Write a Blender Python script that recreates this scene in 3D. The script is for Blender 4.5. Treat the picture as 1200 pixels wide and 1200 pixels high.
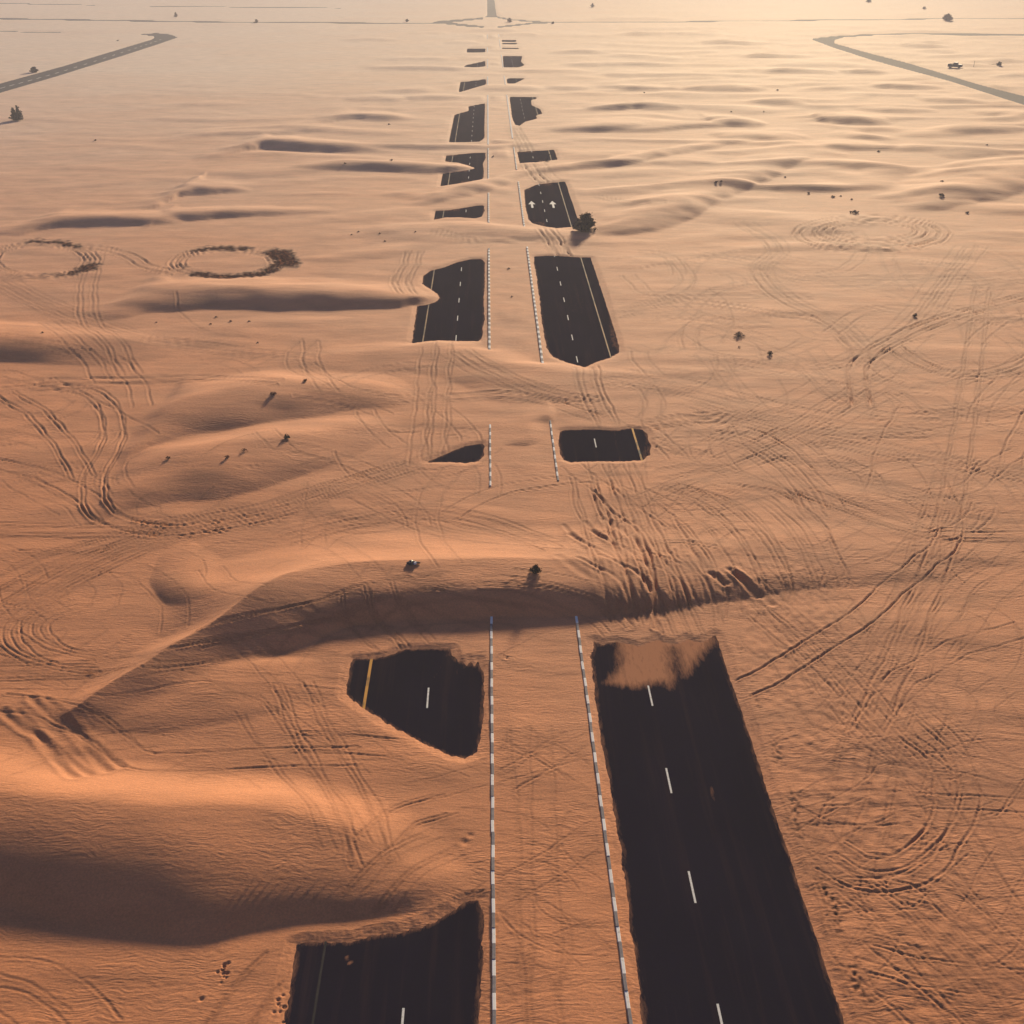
import bpy, bmesh, math, random
import numpy as np
from mathutils import Vector, Matrix

for o in list(bpy.data.objects):
    bpy.data.objects.remove(o)
scene = bpy.context.scene
C = scene.collection
random.seed(7)
RNG = np.random.default_rng(11)

# ------------------------------------------------------------------ camera
FPX = 1500.0                      # focal length in photo pixels (photo 1200 px)
HC = 40.0                         # height above the road
VH = -64.0                        # image row of the horizon
TH = math.atan((600.0 - VH) / FPX)
YAW = math.atan(29.5 / math.hypot(FPX, 664.0))
CT, ST = math.cos(TH), math.sin(TH)
CAM = np.array([0.0, 0.0, HC])
FWD = np.array([math.sin(YAW) * CT, math.cos(YAW) * CT, -ST])
RGT = np.array([math.cos(YAW), -math.sin(YAW), 0.0])
UPV = np.cross(RGT, FWD)
cd = bpy.data.cameras.new('camera')
cam = bpy.data.objects.new('camera', cd)
C.objects.link(cam)
cd.sensor_width = 36.0
cd.sensor_fit = 'HORIZONTAL'
cd.lens = 36.0 * FPX / 1200.0
cd.clip_start = 0.5
cd.clip_end = 30000.0
M = Matrix(((RGT[0], UPV[0], -FWD[0], CAM[0]), (RGT[1], UPV[1], -FWD[1], CAM[1]),
            (RGT[2], UPV[2], -FWD[2], CAM[2]), (0, 0, 0, 1)))
cam.matrix_world = M
scene.camera = cam

# ------------------------------------------------------------------ sky, sun, exposure
SUN_AZ, SUN_EL = math.radians(13.0), math.radians(12.5)
world = bpy.data.worlds.new('World')
scene.world = world
world.use_nodes = True
wn = world.node_tree
wn.nodes.clear()
wo = wn.nodes.new('ShaderNodeOutputWorld')
bg = wn.nodes.new('ShaderNodeBackground')
sk = wn.nodes.new('ShaderNodeTexSky')
sk.sky_type = 'NISHITA'
sk.sun_disc = False
sk.sun_elevation = SUN_EL
sk.sun_rotation = SUN_AZ
sk.air_density = 1.0
sk.dust_density = 0.3
sk.ozone_density = 4.0
bg.inputs['Strength'].default_value = 0.06
tint = wn.nodes.new('ShaderNodeMix'); tint.data_type = 'RGBA'; tint.blend_type = 'MULTIPLY'
tint.inputs[0].default_value = 1.0; tint.inputs[7].default_value = (1.0, 0.70, 0.82, 1.0)     # dusty evening sky
wn.links.new(sk.outputs[0], tint.inputs[6]); wn.links.new(tint.outputs[2], bg.inputs[0])
wn.links.new(bg.outputs[0], wo.inputs[0])
sl = bpy.data.lights.new('sun', 'SUN')
sl.energy = 5.0
sl.angle = math.radians(5.0)
sl.color = (1.0, 0.81, 0.52)
sun = bpy.data.objects.new('sun', sl)
C.objects.link(sun)
SV = Vector((math.sin(SUN_AZ) * math.cos(SUN_EL), math.cos(SUN_AZ) * math.cos(SUN_EL), math.sin(SUN_EL)))
sun.rotation_euler = SV.to_track_quat('Z', 'Y').to_euler()
sun.location = (60, 300, 90)
vs = scene.view_settings
vs.view_transform = 'Standard'
vs.look = 'None'
vs.exposure = 0.80
vs.gamma = 1.0
vs.use_curve_mapping = False

# ------------------------------------------------------------------ small helpers
def unproj(px, py, z=0.0):
    """photo pixel -> point on the horizontal plane at height z (arrays allowed)"""
    px = np.asarray(px, float); py = np.asarray(py, float); z = np.asarray(z, float)
    u = (px - 600.0) / FPX; v = -(py - 600.0) / FPX
    d = FWD[None, :] + u.reshape(-1, 1) * RGT[None, :] + v.reshape(-1, 1) * UPV[None, :]
    t = (z.reshape(-1) - HC) / d[:, 2]
    p = CAM[None, :] + d * t[:, None]
    return p[:, 0], p[:, 1]

def hash2(ix, iy, seed):
    h = (ix.astype(np.int64) * 374761393 + iy.astype(np.int64) * 668265263 + seed * 1442695041) & 0xFFFFFFFF
    h = ((h ^ (h >> 13)) * 1274126177) & 0xFFFFFFFF
    return h ^ (h >> 16)

def perlin(x, y, seed=0):
    ix = np.floor(x); iy = np.floor(y)
    fx = x - ix; fy = y - iy
    ux = fx * fx * fx * (fx * (fx * 6 - 15) + 10); uy = fy * fy * fy * (fy * (fy * 6 - 15) + 10)
    def g(a, b):
        an = hash2(ix + a, iy + b, seed) * (2 * math.pi / 4294967296.0)
        return np.cos(an) * (fx - a) + np.sin(an) * (fy - b)
    n0 = g(0, 0) * (1 - ux) + g(1, 0) * ux
    n1 = g(0, 1) * (1 - ux) + g(1, 1) * ux
    return (n0 * (1 - uy) + n1 * uy) * 1.5

def sstep(a, b, x):
    t = np.clip((x - a) / (b - a), 0, 1)
    return t * t * (3 - 2 * t)

def poly_sdf(X, Y, pts):
    """signed distance, negative inside"""
    n = len(pts)
    d2 = np.full(X.shape, 1e18); ins = np.zeros(X.shape, bool)
    for i in range(n):
        ax, ay = pts[i]; bx, by = pts[(i + 1) % n]
        ex, ey = bx - ax, by - ay
        L = ex * ex + ey * ey
        if L < 1e-12: continue
        t = np.clip(((X - ax) * ex + (Y - ay) * ey) / L, 0, 1)
        dx = X - ax - t * ex; dy = Y - ay - t * ey
        d2 = np.minimum(d2, dx * dx + dy * dy)
        if ay != by:
            c = ((ay > Y) != (by > Y)) & (X < (bx - ax) * (Y - ay) / (by - ay) + ax)
            ins ^= c
    d = np.sqrt(d2)
    return np.where(ins, -d, d)

def catmull(P, sub=6):
    P = [np.array(p, float) for p in P]
    P = [2 * P[0] - P[1]] + P + [2 * P[-1] - P[-2]]
    out = []
    for i in range(1, len(P) - 2):
        for k in range(sub):
            t = k / sub
            out.append(0.5 * (2 * P[i] + (P[i + 1] - P[i - 1]) * t + (2 * P[i - 1] - 5 * P[i] + 4 * P[i + 1] - P[i + 2]) * t * t
                              + (3 * P[i] - P[i - 1] - 3 * P[i + 1] + P[i + 2]) * t ** 3))
    out.append(P[-2])
    return np.array(out)

# ------------------------------------------------------------------ materials
def new_mat(name):
    m = bpy.data.materials.new(name)
    m.use_nodes = True
    nt = m.node_tree
    b = nt.nodes['Principled BSDF']
    return m, nt, b

def nd(nt, t, **kw):
    n = nt.nodes.new(t)
    for k, v in kw.items():
        if k in n.inputs: n.inputs[k].default_value = v
        else: setattr(n, k, v)
    return n

def mixrgb(nt, fac, a, b, mode='MIX'):
    m = nt.nodes.new('ShaderNodeMix'); m.data_type = 'RGBA'; m.blend_type = mode
    for s, v in ((m.inputs[0], fac), (m.inputs[6], a), (m.inputs[7], b)):
        if hasattr(v, 'is_output'): nt.links.new(v, s)
        elif isinstance(v, (int, float)): s.default_value = v
        else: s.default_value = (*v, 1.0)
    return m.outputs[2]

def ramp(nt, src, stops):
    r = nt.nodes.new('ShaderNodeValToRGB')
    while len(r.color_ramp.elements) < len(stops): r.color_ramp.elements.new(0.5)
    for e, (p, c) in zip(r.color_ramp.elements, stops):
        e.position = p; e.color = (*c, 1.0) if not isinstance(c, (int, float)) else (c, c, c, 1.0)
    nt.links.new(src, r.inputs[0])
    return r.outputs[0]

def math_n(nt, op, a, b=None, clamp=False):
    m = nt.nodes.new('ShaderNodeMath'); m.operation = op; m.use_clamp = clamp
    for i, v in enumerate((a, b)):
        if v is None: continue
        if hasattr(v, 'is_output'): nt.links.new(v, m.inputs[i])
        else: m.inputs[i].default_value = v
    return m.outputs[0]

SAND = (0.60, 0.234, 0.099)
HAZE_PALE_L = (0.70, 0.53, 0.41)
GLOW_PALE_R = (0.68, 0.37, 0.19)
def sand_material():
    m, nt, b = new_mat('desert_sand')
    geo = nd(nt, 'ShaderNodeNewGeometry')
    pos = geo.outputs['Position']
    def noise(scale, detail=3, rough=0.55, vec=None, sc=None):
        n = nd(nt, 'ShaderNodeTexNoise', Scale=scale, Detail=detail, Roughness=rough)
        v = pos
        if sc:
            mp = nd(nt, 'ShaderNodeMapping'); mp.inputs['Scale'].default_value = sc
            nt.links.new(pos, mp.inputs[0]); v = mp.outputs[0]
        nt.links.new(v, n.inputs['Vector'])
        return n.outputs[0]
    big = noise(0.03, 4)
    mid = noise(0.35, 4, 0.6, sc=(0.5, 1.0, 1.0))
    fine = noise(9.0, 3, 0.7)
    col = mixrgb(nt, ramp(nt, big, [(0.3, 0.0), (0.7, 1.0)]), (SAND[0] * 0.93, SAND[1] * 0.97, SAND[2] * 1.04), (SAND[0] * 1.04, SAND[1] * 1.0, SAND[2] * 0.92))
    # near dunes red; haze and right-hand sun glow painted into far sand colour
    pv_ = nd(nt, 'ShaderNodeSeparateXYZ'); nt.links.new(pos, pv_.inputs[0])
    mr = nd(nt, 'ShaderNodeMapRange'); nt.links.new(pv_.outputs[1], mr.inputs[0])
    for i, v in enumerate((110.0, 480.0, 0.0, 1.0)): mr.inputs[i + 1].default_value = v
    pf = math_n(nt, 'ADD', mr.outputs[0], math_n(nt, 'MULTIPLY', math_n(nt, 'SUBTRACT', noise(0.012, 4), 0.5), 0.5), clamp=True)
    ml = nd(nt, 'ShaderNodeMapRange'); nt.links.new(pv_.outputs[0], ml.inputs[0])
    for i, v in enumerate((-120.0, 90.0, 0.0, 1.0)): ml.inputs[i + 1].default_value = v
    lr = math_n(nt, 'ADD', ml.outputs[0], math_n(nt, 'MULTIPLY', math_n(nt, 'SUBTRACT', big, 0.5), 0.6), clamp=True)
    col = mixrgb(nt, pf, col, mixrgb(nt, lr, HAZE_PALE_L, GLOW_PALE_R))
    col = mixrgb(nt, 0.5, col, mixrgb(nt, 1.0, col, ramp(nt, mid, [(0.3, 0.66), (0.7, 1.25)]), 'MULTIPLY'))
    col = mixrgb(nt, 0.6, col, mixrgb(nt, 1.0, col, ramp(nt, fine, [(0.3, 0.7), (0.7, 1.25)]), 'MULTIPLY'))
    at = nd(nt, 'ShaderNodeAttribute', attribute_name='dark_sand')
    brk = math_n(nt, 'MULTIPLY', at.outputs['Fac'], ramp(nt, noise(1.6, 4, 0.7), [(0.34, 0.6), (0.5, 1.0)]))
    col = mixrgb(nt, brk, col, (0.045, 0.016, 0.012))
    nt.links.new(col, b.inputs['Base Color'])
    b.inputs['Roughness'].default_value = 0.9
    # wind ripples + grain
    def warped(scale, sc, rot, detail, wamp):
        wn_ = nd(nt, 'ShaderNodeTexNoise', Scale=0.5, Detail=1.0); nt.links.new(pos, wn_.inputs['Vector'])
        va = nd(nt, 'ShaderNodeVectorMath', operation='MULTIPLY_ADD')
        nt.links.new(wn_.outputs['Color'], va.inputs[0]); va.inputs[1].default_value = (wamp, wamp, 0); nt.links.new(pos, va.inputs[2])
        mp = nd(nt, 'ShaderNodeMapping'); mp.inputs['Scale'].default_value = sc; mp.inputs['Rotation'].default_value = (0, 0, rot)
        nt.links.new(va.outputs[0], mp.inputs[0])
        n = nd(nt, 'ShaderNodeTexNoise', Scale=scale, Detail=detail, Roughness=0.45)
        nt.links.new(mp.outputs[0], n.inputs['Vector'])
        return n.outputs[0]
    rn = noise(0.16, 2)
    amp = ramp(nt, rn, [(0.38, 0.1), (0.62, 1.0)])
    sep = nd(nt, 'ShaderNodeSeparateXYZ'); nt.links.new(pos, sep.inputs[0])
    fade = nd(nt, 'ShaderNodeMapRange'); nt.links.new(sep.outputs[1], fade.inputs[0])
    for i, v in enumerate((90.0, 350.0, 1.0, 0.45)): fade.inputs[i + 1].default_value = v
    r1 = ramp(nt, warped(1.0, (2.0, 6.5, 1.0), 0.22, 1.5, 1.2), [(0.3, 0.0), (0.7, 1.0)])
    rip = math_n(nt, 'MULTIPLY', math_n(nt, 'MULTIPLY', r1, amp), fade.outputs[0])
    b1 = nd(nt, 'ShaderNodeBump', Strength=0.5, Distance=0.028)
    nt.links.new(rip, b1.inputs['Height'])
    b2 = nd(nt, 'ShaderNodeBump', Strength=0.5, Distance=0.04)
    nt.links.new(math_n(nt, 'MULTIPLY', noise(6.0, 5, 0.7, sc=(0.55, 1.2, 1.0)), fade.outputs[0]), b2.inputs['Height'])
    nt.links.new(b1.outputs[0], b2.inputs['Normal'])
    b3 = nd(nt, 'ShaderNodeBump', Strength=0.22, Distance=0.2)
    nt.links.new(noise(0.9, 4, 0.6, sc=(0.35, 1.2, 1.0)), b3.inputs['Height'])
    nt.links.new(b2.outputs[0], b3.inputs['Normal'])
    nt.links.new(b3.outputs[0], b.inputs['Normal'])
    sp = math_n(nt, 'MULTIPLY', math_n(nt, 'SUBTRACT', 1.0, at.outputs['Fac'], clamp=True), 0.28)
    nt.links.new(sp, b.inputs['Specular IOR Level'])
    return m

def asphalt_material():
    m, nt, b = new_mat('asphalt')
    geo = nd(nt, 'ShaderNodeNewGeometry'); pos = geo.outputs['Position']
    def noise(scale, detail, sc, rough=0.6):
        mp = nd(nt, 'ShaderNodeMapping'); mp.inputs['Scale'].default_value = sc
        nt.links.new(pos, mp.inputs[0])
        n = nd(nt, 'ShaderNodeTexNoise', Scale=scale, Detail=detail, Roughness=rough)
        nt.links.new(mp.outputs[0], n.inputs['Vector'])
        return n.outputs[0]
    streak = noise(1.0, 4, (1.6, 0.05, 1.0))
    grain = noise(14.0, 3, (1, 1, 1), 0.8)
    patch = noise(0.16, 3, (1, 0.4, 1))
    col = mixrgb(nt, ramp(nt, patch, [(0.35, 0.0), (0.65, 1.0)]), (0.0085, 0.0068, 0.0165), (0.012, 0.0098, 0.022))
    col = mixrgb(nt, 1.0, col, ramp(nt, grain, [(0.2, 0.75), (0.8, 1.3)]), 'MULTIPLY')
    at = nd(nt, 'ShaderNodeAttribute', attribute_name='dust')
    thin = math_n(nt, 'MULTIPLY', ramp(nt, streak, [(0.52, 0.0), (0.8, 1.0)]), 0.05)
    dn = noise(2.2, 6, (1.8, 0.35, 1.0), 0.75)
    w = math_n(nt, 'ADD', at.outputs['Fac'], math_n(nt, 'MULTIPLY', math_n(nt, 'SUBTRACT', dn, 0.5), math_n(nt, 'MULTIPLY', ramp(nt, at.outputs['Fac'], [(0.0, 0.0), (0.3, 1.0)]), 1.3)))
    dust = math_n(nt, 'ADD', thin, ramp(nt, w, [(0.15, 0.0), (0.8, 1.0)]), clamp=True)
    col = mixrgb(nt, dust, col, (0.46, 0.215, 0.115))
    nt.links.new(col, b.inputs['Base Color'])
    b.inputs['Roughness'].default_value = 0.9
    b.inputs['Specular IOR Level'].default_value = 0.0
    bp = nd(nt, 'ShaderNodeBump', Strength=0.3, Distance=0.01)
    nt.links.new(grain, bp.inputs['Height']); nt.links.new(bp.outputs[0], b.inputs['Normal'])
    return m

def simple(name, colr, rough=0.8, var=0.25, scale=6.0, spec=0.3):
    m, nt, b = new_mat(name)
    geo = nd(nt, 'ShaderNodeNewGeometry')
    n = nd(nt, 'ShaderNodeTexNoise', Scale=scale, Detail=4.0, Roughness=0.65)
    nt.links.new(geo.outputs['Position'], n.inputs['Vector'])
    col = mixrgb(nt, 1.0, colr, ramp(nt, n.outputs[0], [(0.3, 1.0 - var), (0.7, 1.0 + var * 0.5)]), 'MULTIPLY')
    nt.links.new(col, b.inputs['Base Color'])
    b.inputs['Roughness'].default_value = rough
    b.inputs['Specular IOR Level'].default_value = spec
    return m

def worn_paint(name, colr, under, lo, hi, scale=5.0, stretch=(1, 1, 1)):
    m, nt, b = new_mat(name)
    geo = nd(nt, 'ShaderNodeNewGeometry')
    mp = nd(nt, 'ShaderNodeMapping'); mp.inputs['Scale'].default_value = stretch
    nt.links.new(geo.outputs['Position'], mp.inputs[0])
    n = nd(nt, 'ShaderNodeTexNoise', Scale=scale, Detail=5.0, Roughness=0.7)
    nt.links.new(mp.outputs[0], n.inputs['Vector'])
    col = mixrgb(nt, ramp(nt, n.outputs[0], [(lo, 0.0), (hi, 1.0)]), under, colr)
    nt.links.new(col, b.inputs['Base Color'])
    b.inputs['Roughness'].default_value = 0.85
    b.inputs['Specular IOR Level'].default_value = 0.1
    return m

M_SAND = sand_material()
M_ASPH = asphalt_material()
M_HAZED_ROAD = simple('haze_lifted_asphalt', (0.028, 0.027, 0.045), 0.95, 0.25, 0.5, 0.05)  # far-road asphalt, its colour lightened to stand in for haze
M_WHITE = worn_paint('white_road_paint', (0.75, 0.75, 0.72), (0.25, 0.22, 0.2), 0.28, 0.5)
M_YELLOW = worn_paint('worn_yellow_paint', (0.62, 0.30, 0.05), (0.06, 0.05, 0.045), 0.38, 0.52, 1.2, (1, 0.25, 1))
M_YELLOW_OLD = worn_paint('faded_yellow_paint', (0.36, 0.22, 0.10), (0.06, 0.05, 0.05), 0.36, 0.62, 1.2, (1, 0.15, 1))
M_KWHITE = worn_paint('white_kerb_paint', (0.82, 0.81, 0.78), (0.45, 0.38, 0.32), 0.25, 0.45, 4.0)
M_KBLACK = worn_paint('black_kerb_paint', (0.20, 0.185, 0.20), (0.30, 0.27, 0.26), 0.3, 0.6, 4.0)
M_LEAF = simple('dark_shrub_leaf', (0.016, 0.0135, 0.011), 0.95, 0.4, 3.0, 0.03)
M_RUST = simple('dry_glow_brown_leaf', (0.16, 0.075, 0.04), 0.85, 0.4, 3.0)  # dry tufts; on far shrubs this brown is sun glow painted into the leaves
M_TWIG = simple('dry_twig', (0.07, 0.045, 0.032), 0.9, 0.3, 5.0)
M_CARB = simple('dark_car_paint', (0.03, 0.028, 0.032), 0.35, 0.1, 1.0, 0.5)
M_GLASS = simple('car_window_glass', (0.10, 0.11, 0.13), 0.12, 0.05, 1.0, 0.6)
M_RUBBER = simple('black_rubber', (0.02, 0.02, 0.021), 0.85, 0.2, 4.0)
M_METAL = simple('grey_metal', (0.30, 0.30, 0.31), 0.4, 0.15, 4.0, 0.5)
M_BAG = simple('black_plastic_bag', (0.02, 0.02, 0.024), 0.4, 0.2, 8.0, 0.5)
M_PAPER = simple('white_plastic_scrap', (0.7, 0.7, 0.7), 0.5, 0.1, 8.0)
M_POST = simple('weathered_post', (0.16, 0.11, 0.08), 0.8, 0.3, 5.0)

# ------------------------------------------------------------------ what is cleared of sand (photo pixels on the flat road)
PATCH = {
 'R1': [(696,751),(693,770),(697.5,815),(702,852),(710,900),(722.6,966),(731,1018),(739,1092),(748.8,1158),(753.7,1200),(770,1320),(1031,1320),(990.8,1200),(839.5,744),(822,753),(806,749),(792,756),(770,750),(748,757),(722,752),(705,756)],
 'L1': [(348,1107.7),(357,1105),(413,1104),(432,1098),(450.7,1095.5),(471.7,1093.7),(483,1088.5),(495,1086.7),(511,1078.5),(527.7,1069),(534.7,1066.8),(539,1061),(551,1055.9),(562.6,1054),(566,1075),(566,1121.7),(563.8,1156.7),(560,1200),(550,1320),(316,1320),(333,1200)],
 'L2': [(414.5,772),(411,779),(405,812),(409,817.5),(416,822.7),(431,833),(447.7,843.7),(467,856),(488,866.5),(512.5,878.7),(528,885.7),(544,888.4),(554.5,885.7),(559.7,880.5),(565,852.5),(567,821),(566.7,787.7),(563,780.7),(560,774),(556,781),(551,774),(547,782),(542,775),(537,775.5),(530,767.6),(527.4,760.6),(502,760),(488,760.6),(474,761.5),(463.5,765),(453,769.4),(437,771.7)],
 'R2': [(656.7,505.7),(664,503.8),(697.8,503.3),(722,504.5),(739,502),(753.4,503.3),(758,508),(759.5,514),(763,524),(762,532),(753.4,539.5),(731.6,541),(707.5,540.7),(668.8,541.5),(660.4,539.5),(656.7,531),(654.3,516.6)],
 'L3': [(499.7,542),(526,530.6),(545.6,522.6),(565,519.7),(567.8,523.8),(567,533.5),(560,540.7),(545.6,542.7),(526,541.5)],
 'R3': [(625.7,300.6),(641,299.7),(654.5,300),(681.5,301.7),(692.8,301.7),(695,306.9),(708.5,344),(717.5,377.8),(724.3,400),(726,412.6),(715,419.4),(697,425),(686,430.6),(674.8,427.7),(661,423.9),(647.8,418),(642,411.5),(638.8,398),(635.4,380),(633,357.5),(628.6,323.8),(625.7,308)],
 'L4': [(495.9,323.8),(503.8,317.5),(519.5,313.6),(535,307.6),(551,304),(564.5,303.5),(568,306.9),(568,335),(566.8,348.5),(568,375.5),(566,382),(565.6,393.5),(562,400),(537.5,399.8),(515,399),(499,400),(482.4,402.5),(489,358.6),(499,357.5),(510.5,354),(515.7,349),(511.6,344),(503.8,338.4),(495,332.8)],
 'R4': [(614,222.7),(623,219),(630,216),(638.8,214.9),(662.4,212.6),(666.8,221),(679,252.5),(682,264.7),(670,266),(652.8,267.4),(638.8,265.6),(624.8,262),(619.5,257.8),(616,243.8)],
 'L5': [(508.4,247),(525,246.4),(542.5,243.8),(560,240.8),(567,240.6),(567.9,246.4),(565,254),(556.5,256),(537,254.6),(521.5,255),(508,257.8)],
 'L6': [(518,203.5),(540,200.5),(555,198),(557,197),(547.5,193.7),(537,190.7),(521,189.5),(522,182.5),(547.5,180),(569,178.7),(569,186),(566,191.5),(567,200),(566.5,208),(565,210),(540,214.7),(515,218.5)],
 'R5': [(606,178),(649.5,175.5),(653.5,187),(630,190),(609,191.2)],
 'L7': [(532.5,134.5),(549,130),(549,124.8),(568.5,121),(567.8,145),(567.8,161.5),(562.5,166),(525.8,167)],
 'R6': [(597,113.5),(628.5,113.5),(629,115.8),(622.5,117.3),(623,123.3),(633,127.8),(635.7,133.3),(627.8,135.3),(630,139),(615,142.8),(609,147.3),(603.8,146.8),(600,137.5)],
 'L8': [(539,96.3),(569.5,92.8),(569.5,99.2),(552.5,104),(537.6,108.4)],
 'R7': [(593.6,92.8),(597.8,91.4),(615.5,92),(603.5,97.7),(594.3,97.7)],
 'L9': [(543.3,79.3),(545.4,76.5),(568.8,71.5),(568.8,78.3)],
 'R8': [(589.3,65.9),(612,65.9),(610.6,72.2),(614.8,76.5),(609,78.6),(590,79)],
 'L10': [(547.5,57.2),(568.8,56.9),(568.8,61),(546.8,62)],
 'R9': [(588,56),(608,56),(608,57.8),(588,57.8)],
 'R10': [(588,50.6),(606,50.6),(606,52.2),(588,52.2)],
 'R11': [(588,47.2),(605,47.2),(605,48.7),(588,48.7)],
}
FARROAD = {
 'left_bend_road': [(-150,146),(0,98),(73,78),(146,56),(179,46),(182,43),(165,40.2),(183,38.6),(200,40.4),(208,44),(187.5,51),(146,64.6),(62.5,90.6),(0,108.8),(-150,159)],
 'right_bend_road': [(950,46),(977,56),(1020,70),(1114.5,95.6),(1177.5,116),(1200,123),(1330,163),(1330,149),(1200,112.5),(1144,98),(1065,74),(1009,59.6),(978,50.6),(978,47),(988.5,44),(1031,41.2),(1200,42),(1350,42.4),(1350,39.5),(1200,39.2),(1087.5,39),(1031,39.3),(986,41.4),(957,44.6)],
 'cross_road_left': [(-250,18.5),(0,21),(250,25),(400,26),(514,26.6),(514,28.4),(400,27.5),(250,26.7),(0,22.8),(-250,20.3)],
 'cross_road_right': [(636,25.4),(800,24.6),(1000,22.4),(1400,18.5),(1400,19.8),(1000,23.9),(800,26.2),(636,27.2)],
 'through_road': [(570.3,-30),(575.3,-30),(582.5,18),(586,20.6),(566,21),(570.5,18)],
 'junction_ramp_left': [(508,25.2),(566,20.4),(566,22.4),(527,26.4),(568,30.7),(566,32.6),(545,31),(522,28.4),(508,27.8)],
 'junction_ramp_right': [(583,19.3),(600,22.3),(640,25.2),(647,26),(640,27.6),(625,28),(590,32.2),(583,32.6),(583,30.7),(618,27),(628,26.3),(598,23.9),(583,21.3)],
 'side_road': [(-200,36),(0,36.3),(72,37.3),(72,38.3),(0,37.7),(-200,37.4)],
 'distant_road': [(175,6.6),(400,8.8),(400,10),(175,7.9)],
 'distant_road_end': [(-200,1),(0,3.2),(112,5.4),(112,6.6),(0,4.6),(-200,2.4)],
}
def world_poly(P):
    a = np.array(P, float)
    x, y = unproj(a[:, 0], a[:, 1])
    return list(zip(x, y))
WP = {k: world_poly(v) for k, v in PATCH.items()}
WF = {k: world_poly(v) for k, v in FARROAD.items()}

# kerb and lane positions across the road (metres), from their lines in the photo
KL = float(unproj([578.6], [1150])[0][0])          # kerb of the left carriageway
KR = float(unproj([731.8], [1150])[0][0])          # kerb of the right carriageway
OFF_DASH, OFF_YEL, OFF_EDGE = 3.72, 7.36, 8.72
KSPAN_L = [(1320,742),(561,509),(407,295),(260,230),(209.5,176),(168,113),(100,91),(80,70),(61,56),(45,41)]
KSPAN_R = [(1320,739),(554,499),(423,293.5),(264,215.7),(197.5,174),(162,112),(98.5,90),(79,65),(58,47),(44,40.5)]
def span_y(sp, px):
    return [(float(unproj([px], [a])[1][0]), float(unproj([px], [b])[1][0])) for a, b in sp]
SPL, SPR = span_y(KSPAN_L, 575), span_y(KSPAN_R, 650)
# the near patches and kerbs run on under the viewpoint
for key, ins, out in (('R1', KR + 1.0, KR + OFF_EDGE), ('L1', KL - .75, KL - OFF_EDGE)):
    P = WP[key]; low = [i for i, p in enumerate(P) if p[1] < 38.2]
    for i, xx in zip(low, (ins, out)): P[i] = (xx, 3.0)
SPL[0] = (3.0, SPL[0][1]); SPR[0] = (3.0, SPR[0][1])

# ------------------------------------------------------------------ sand height field
KZ = FPX * HC / CT
def row_D(w): return (FPX * HC / (CT * CT)) / w - HC * math.tan(TH)
STEP = 1.25
ws = list(np.arange(1300.0, 40.0, -STEP))
w = ws[-1]
while w > 9.0:
    w *= 0.93; ws.append(w)
Drows = [-120.0, -70.0, -35.0, -12.0] + list(np.arange(-4.0, 36.0, 0.8)) + [row_D(w) for w in ws if row_D(w) > 36.5]
Drows = np.array(Drows)
tin = np.arange(-625.0, 690.0, STEP)
g = [10.0]
while sum(g) < 9000: g.append(g[-1] * 1.35)
g = np.cumsum(g)
tcol = np.concatenate([tin[0] - g[::-1], tin, tin[-1] + g])
SC = np.maximum(Drows * CT + HC * ST, 48.0) / FPX        # metres per column pixel
XX = SC[:, None] * tcol[None, :]
YY = np.repeat(Drows[:, None], len(tcol), 1)
NR, NC = XX.shape

def sub(x0, x1, y0, y1):
    """index block that covers a world box"""
    r0 = max(0, np.searchsorted(Drows, y0) - 1); r1 = min(NR, np.searchsorted(Drows, y1) + 1)
    if r1 <= r0: return None
    s0, s1 = SC[r0], SC[r1 - 1]
    lo = min(x0 / s0, x0 / s1); hi = max(x1 / s0, x1 / s1)
    c0 = max(0, np.searchsorted(tcol, lo) - 1); c1 = min(NC, np.searchsorted(tcol, hi) + 1)
    if c1 <= c0: return None
    return slice(r0, r1), slice(c0, c1)

# broad undulation
ZB = 0.10 + 0.10 * perlin(XX / 17.0, YY / 9.0, 3) + 0.05 * perlin(XX / 6.0 + 0.3 * YY / 6, YY / 3.2, 4)
NEARW = 0.35 + 0.65 * sstep(90, 150, YY)
WX = XX + NEARW * 0.9 * perlin(XX / 5.0, YY / 5.0, 21)
WY = YY + NEARW * (0.7 * perlin(XX / 4.5, YY / 4.5, 22) + 1.2 * perlin(XX / 14.0, YY / 14.0, 23))
ZD4 = np.zeros_like(XX)

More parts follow.
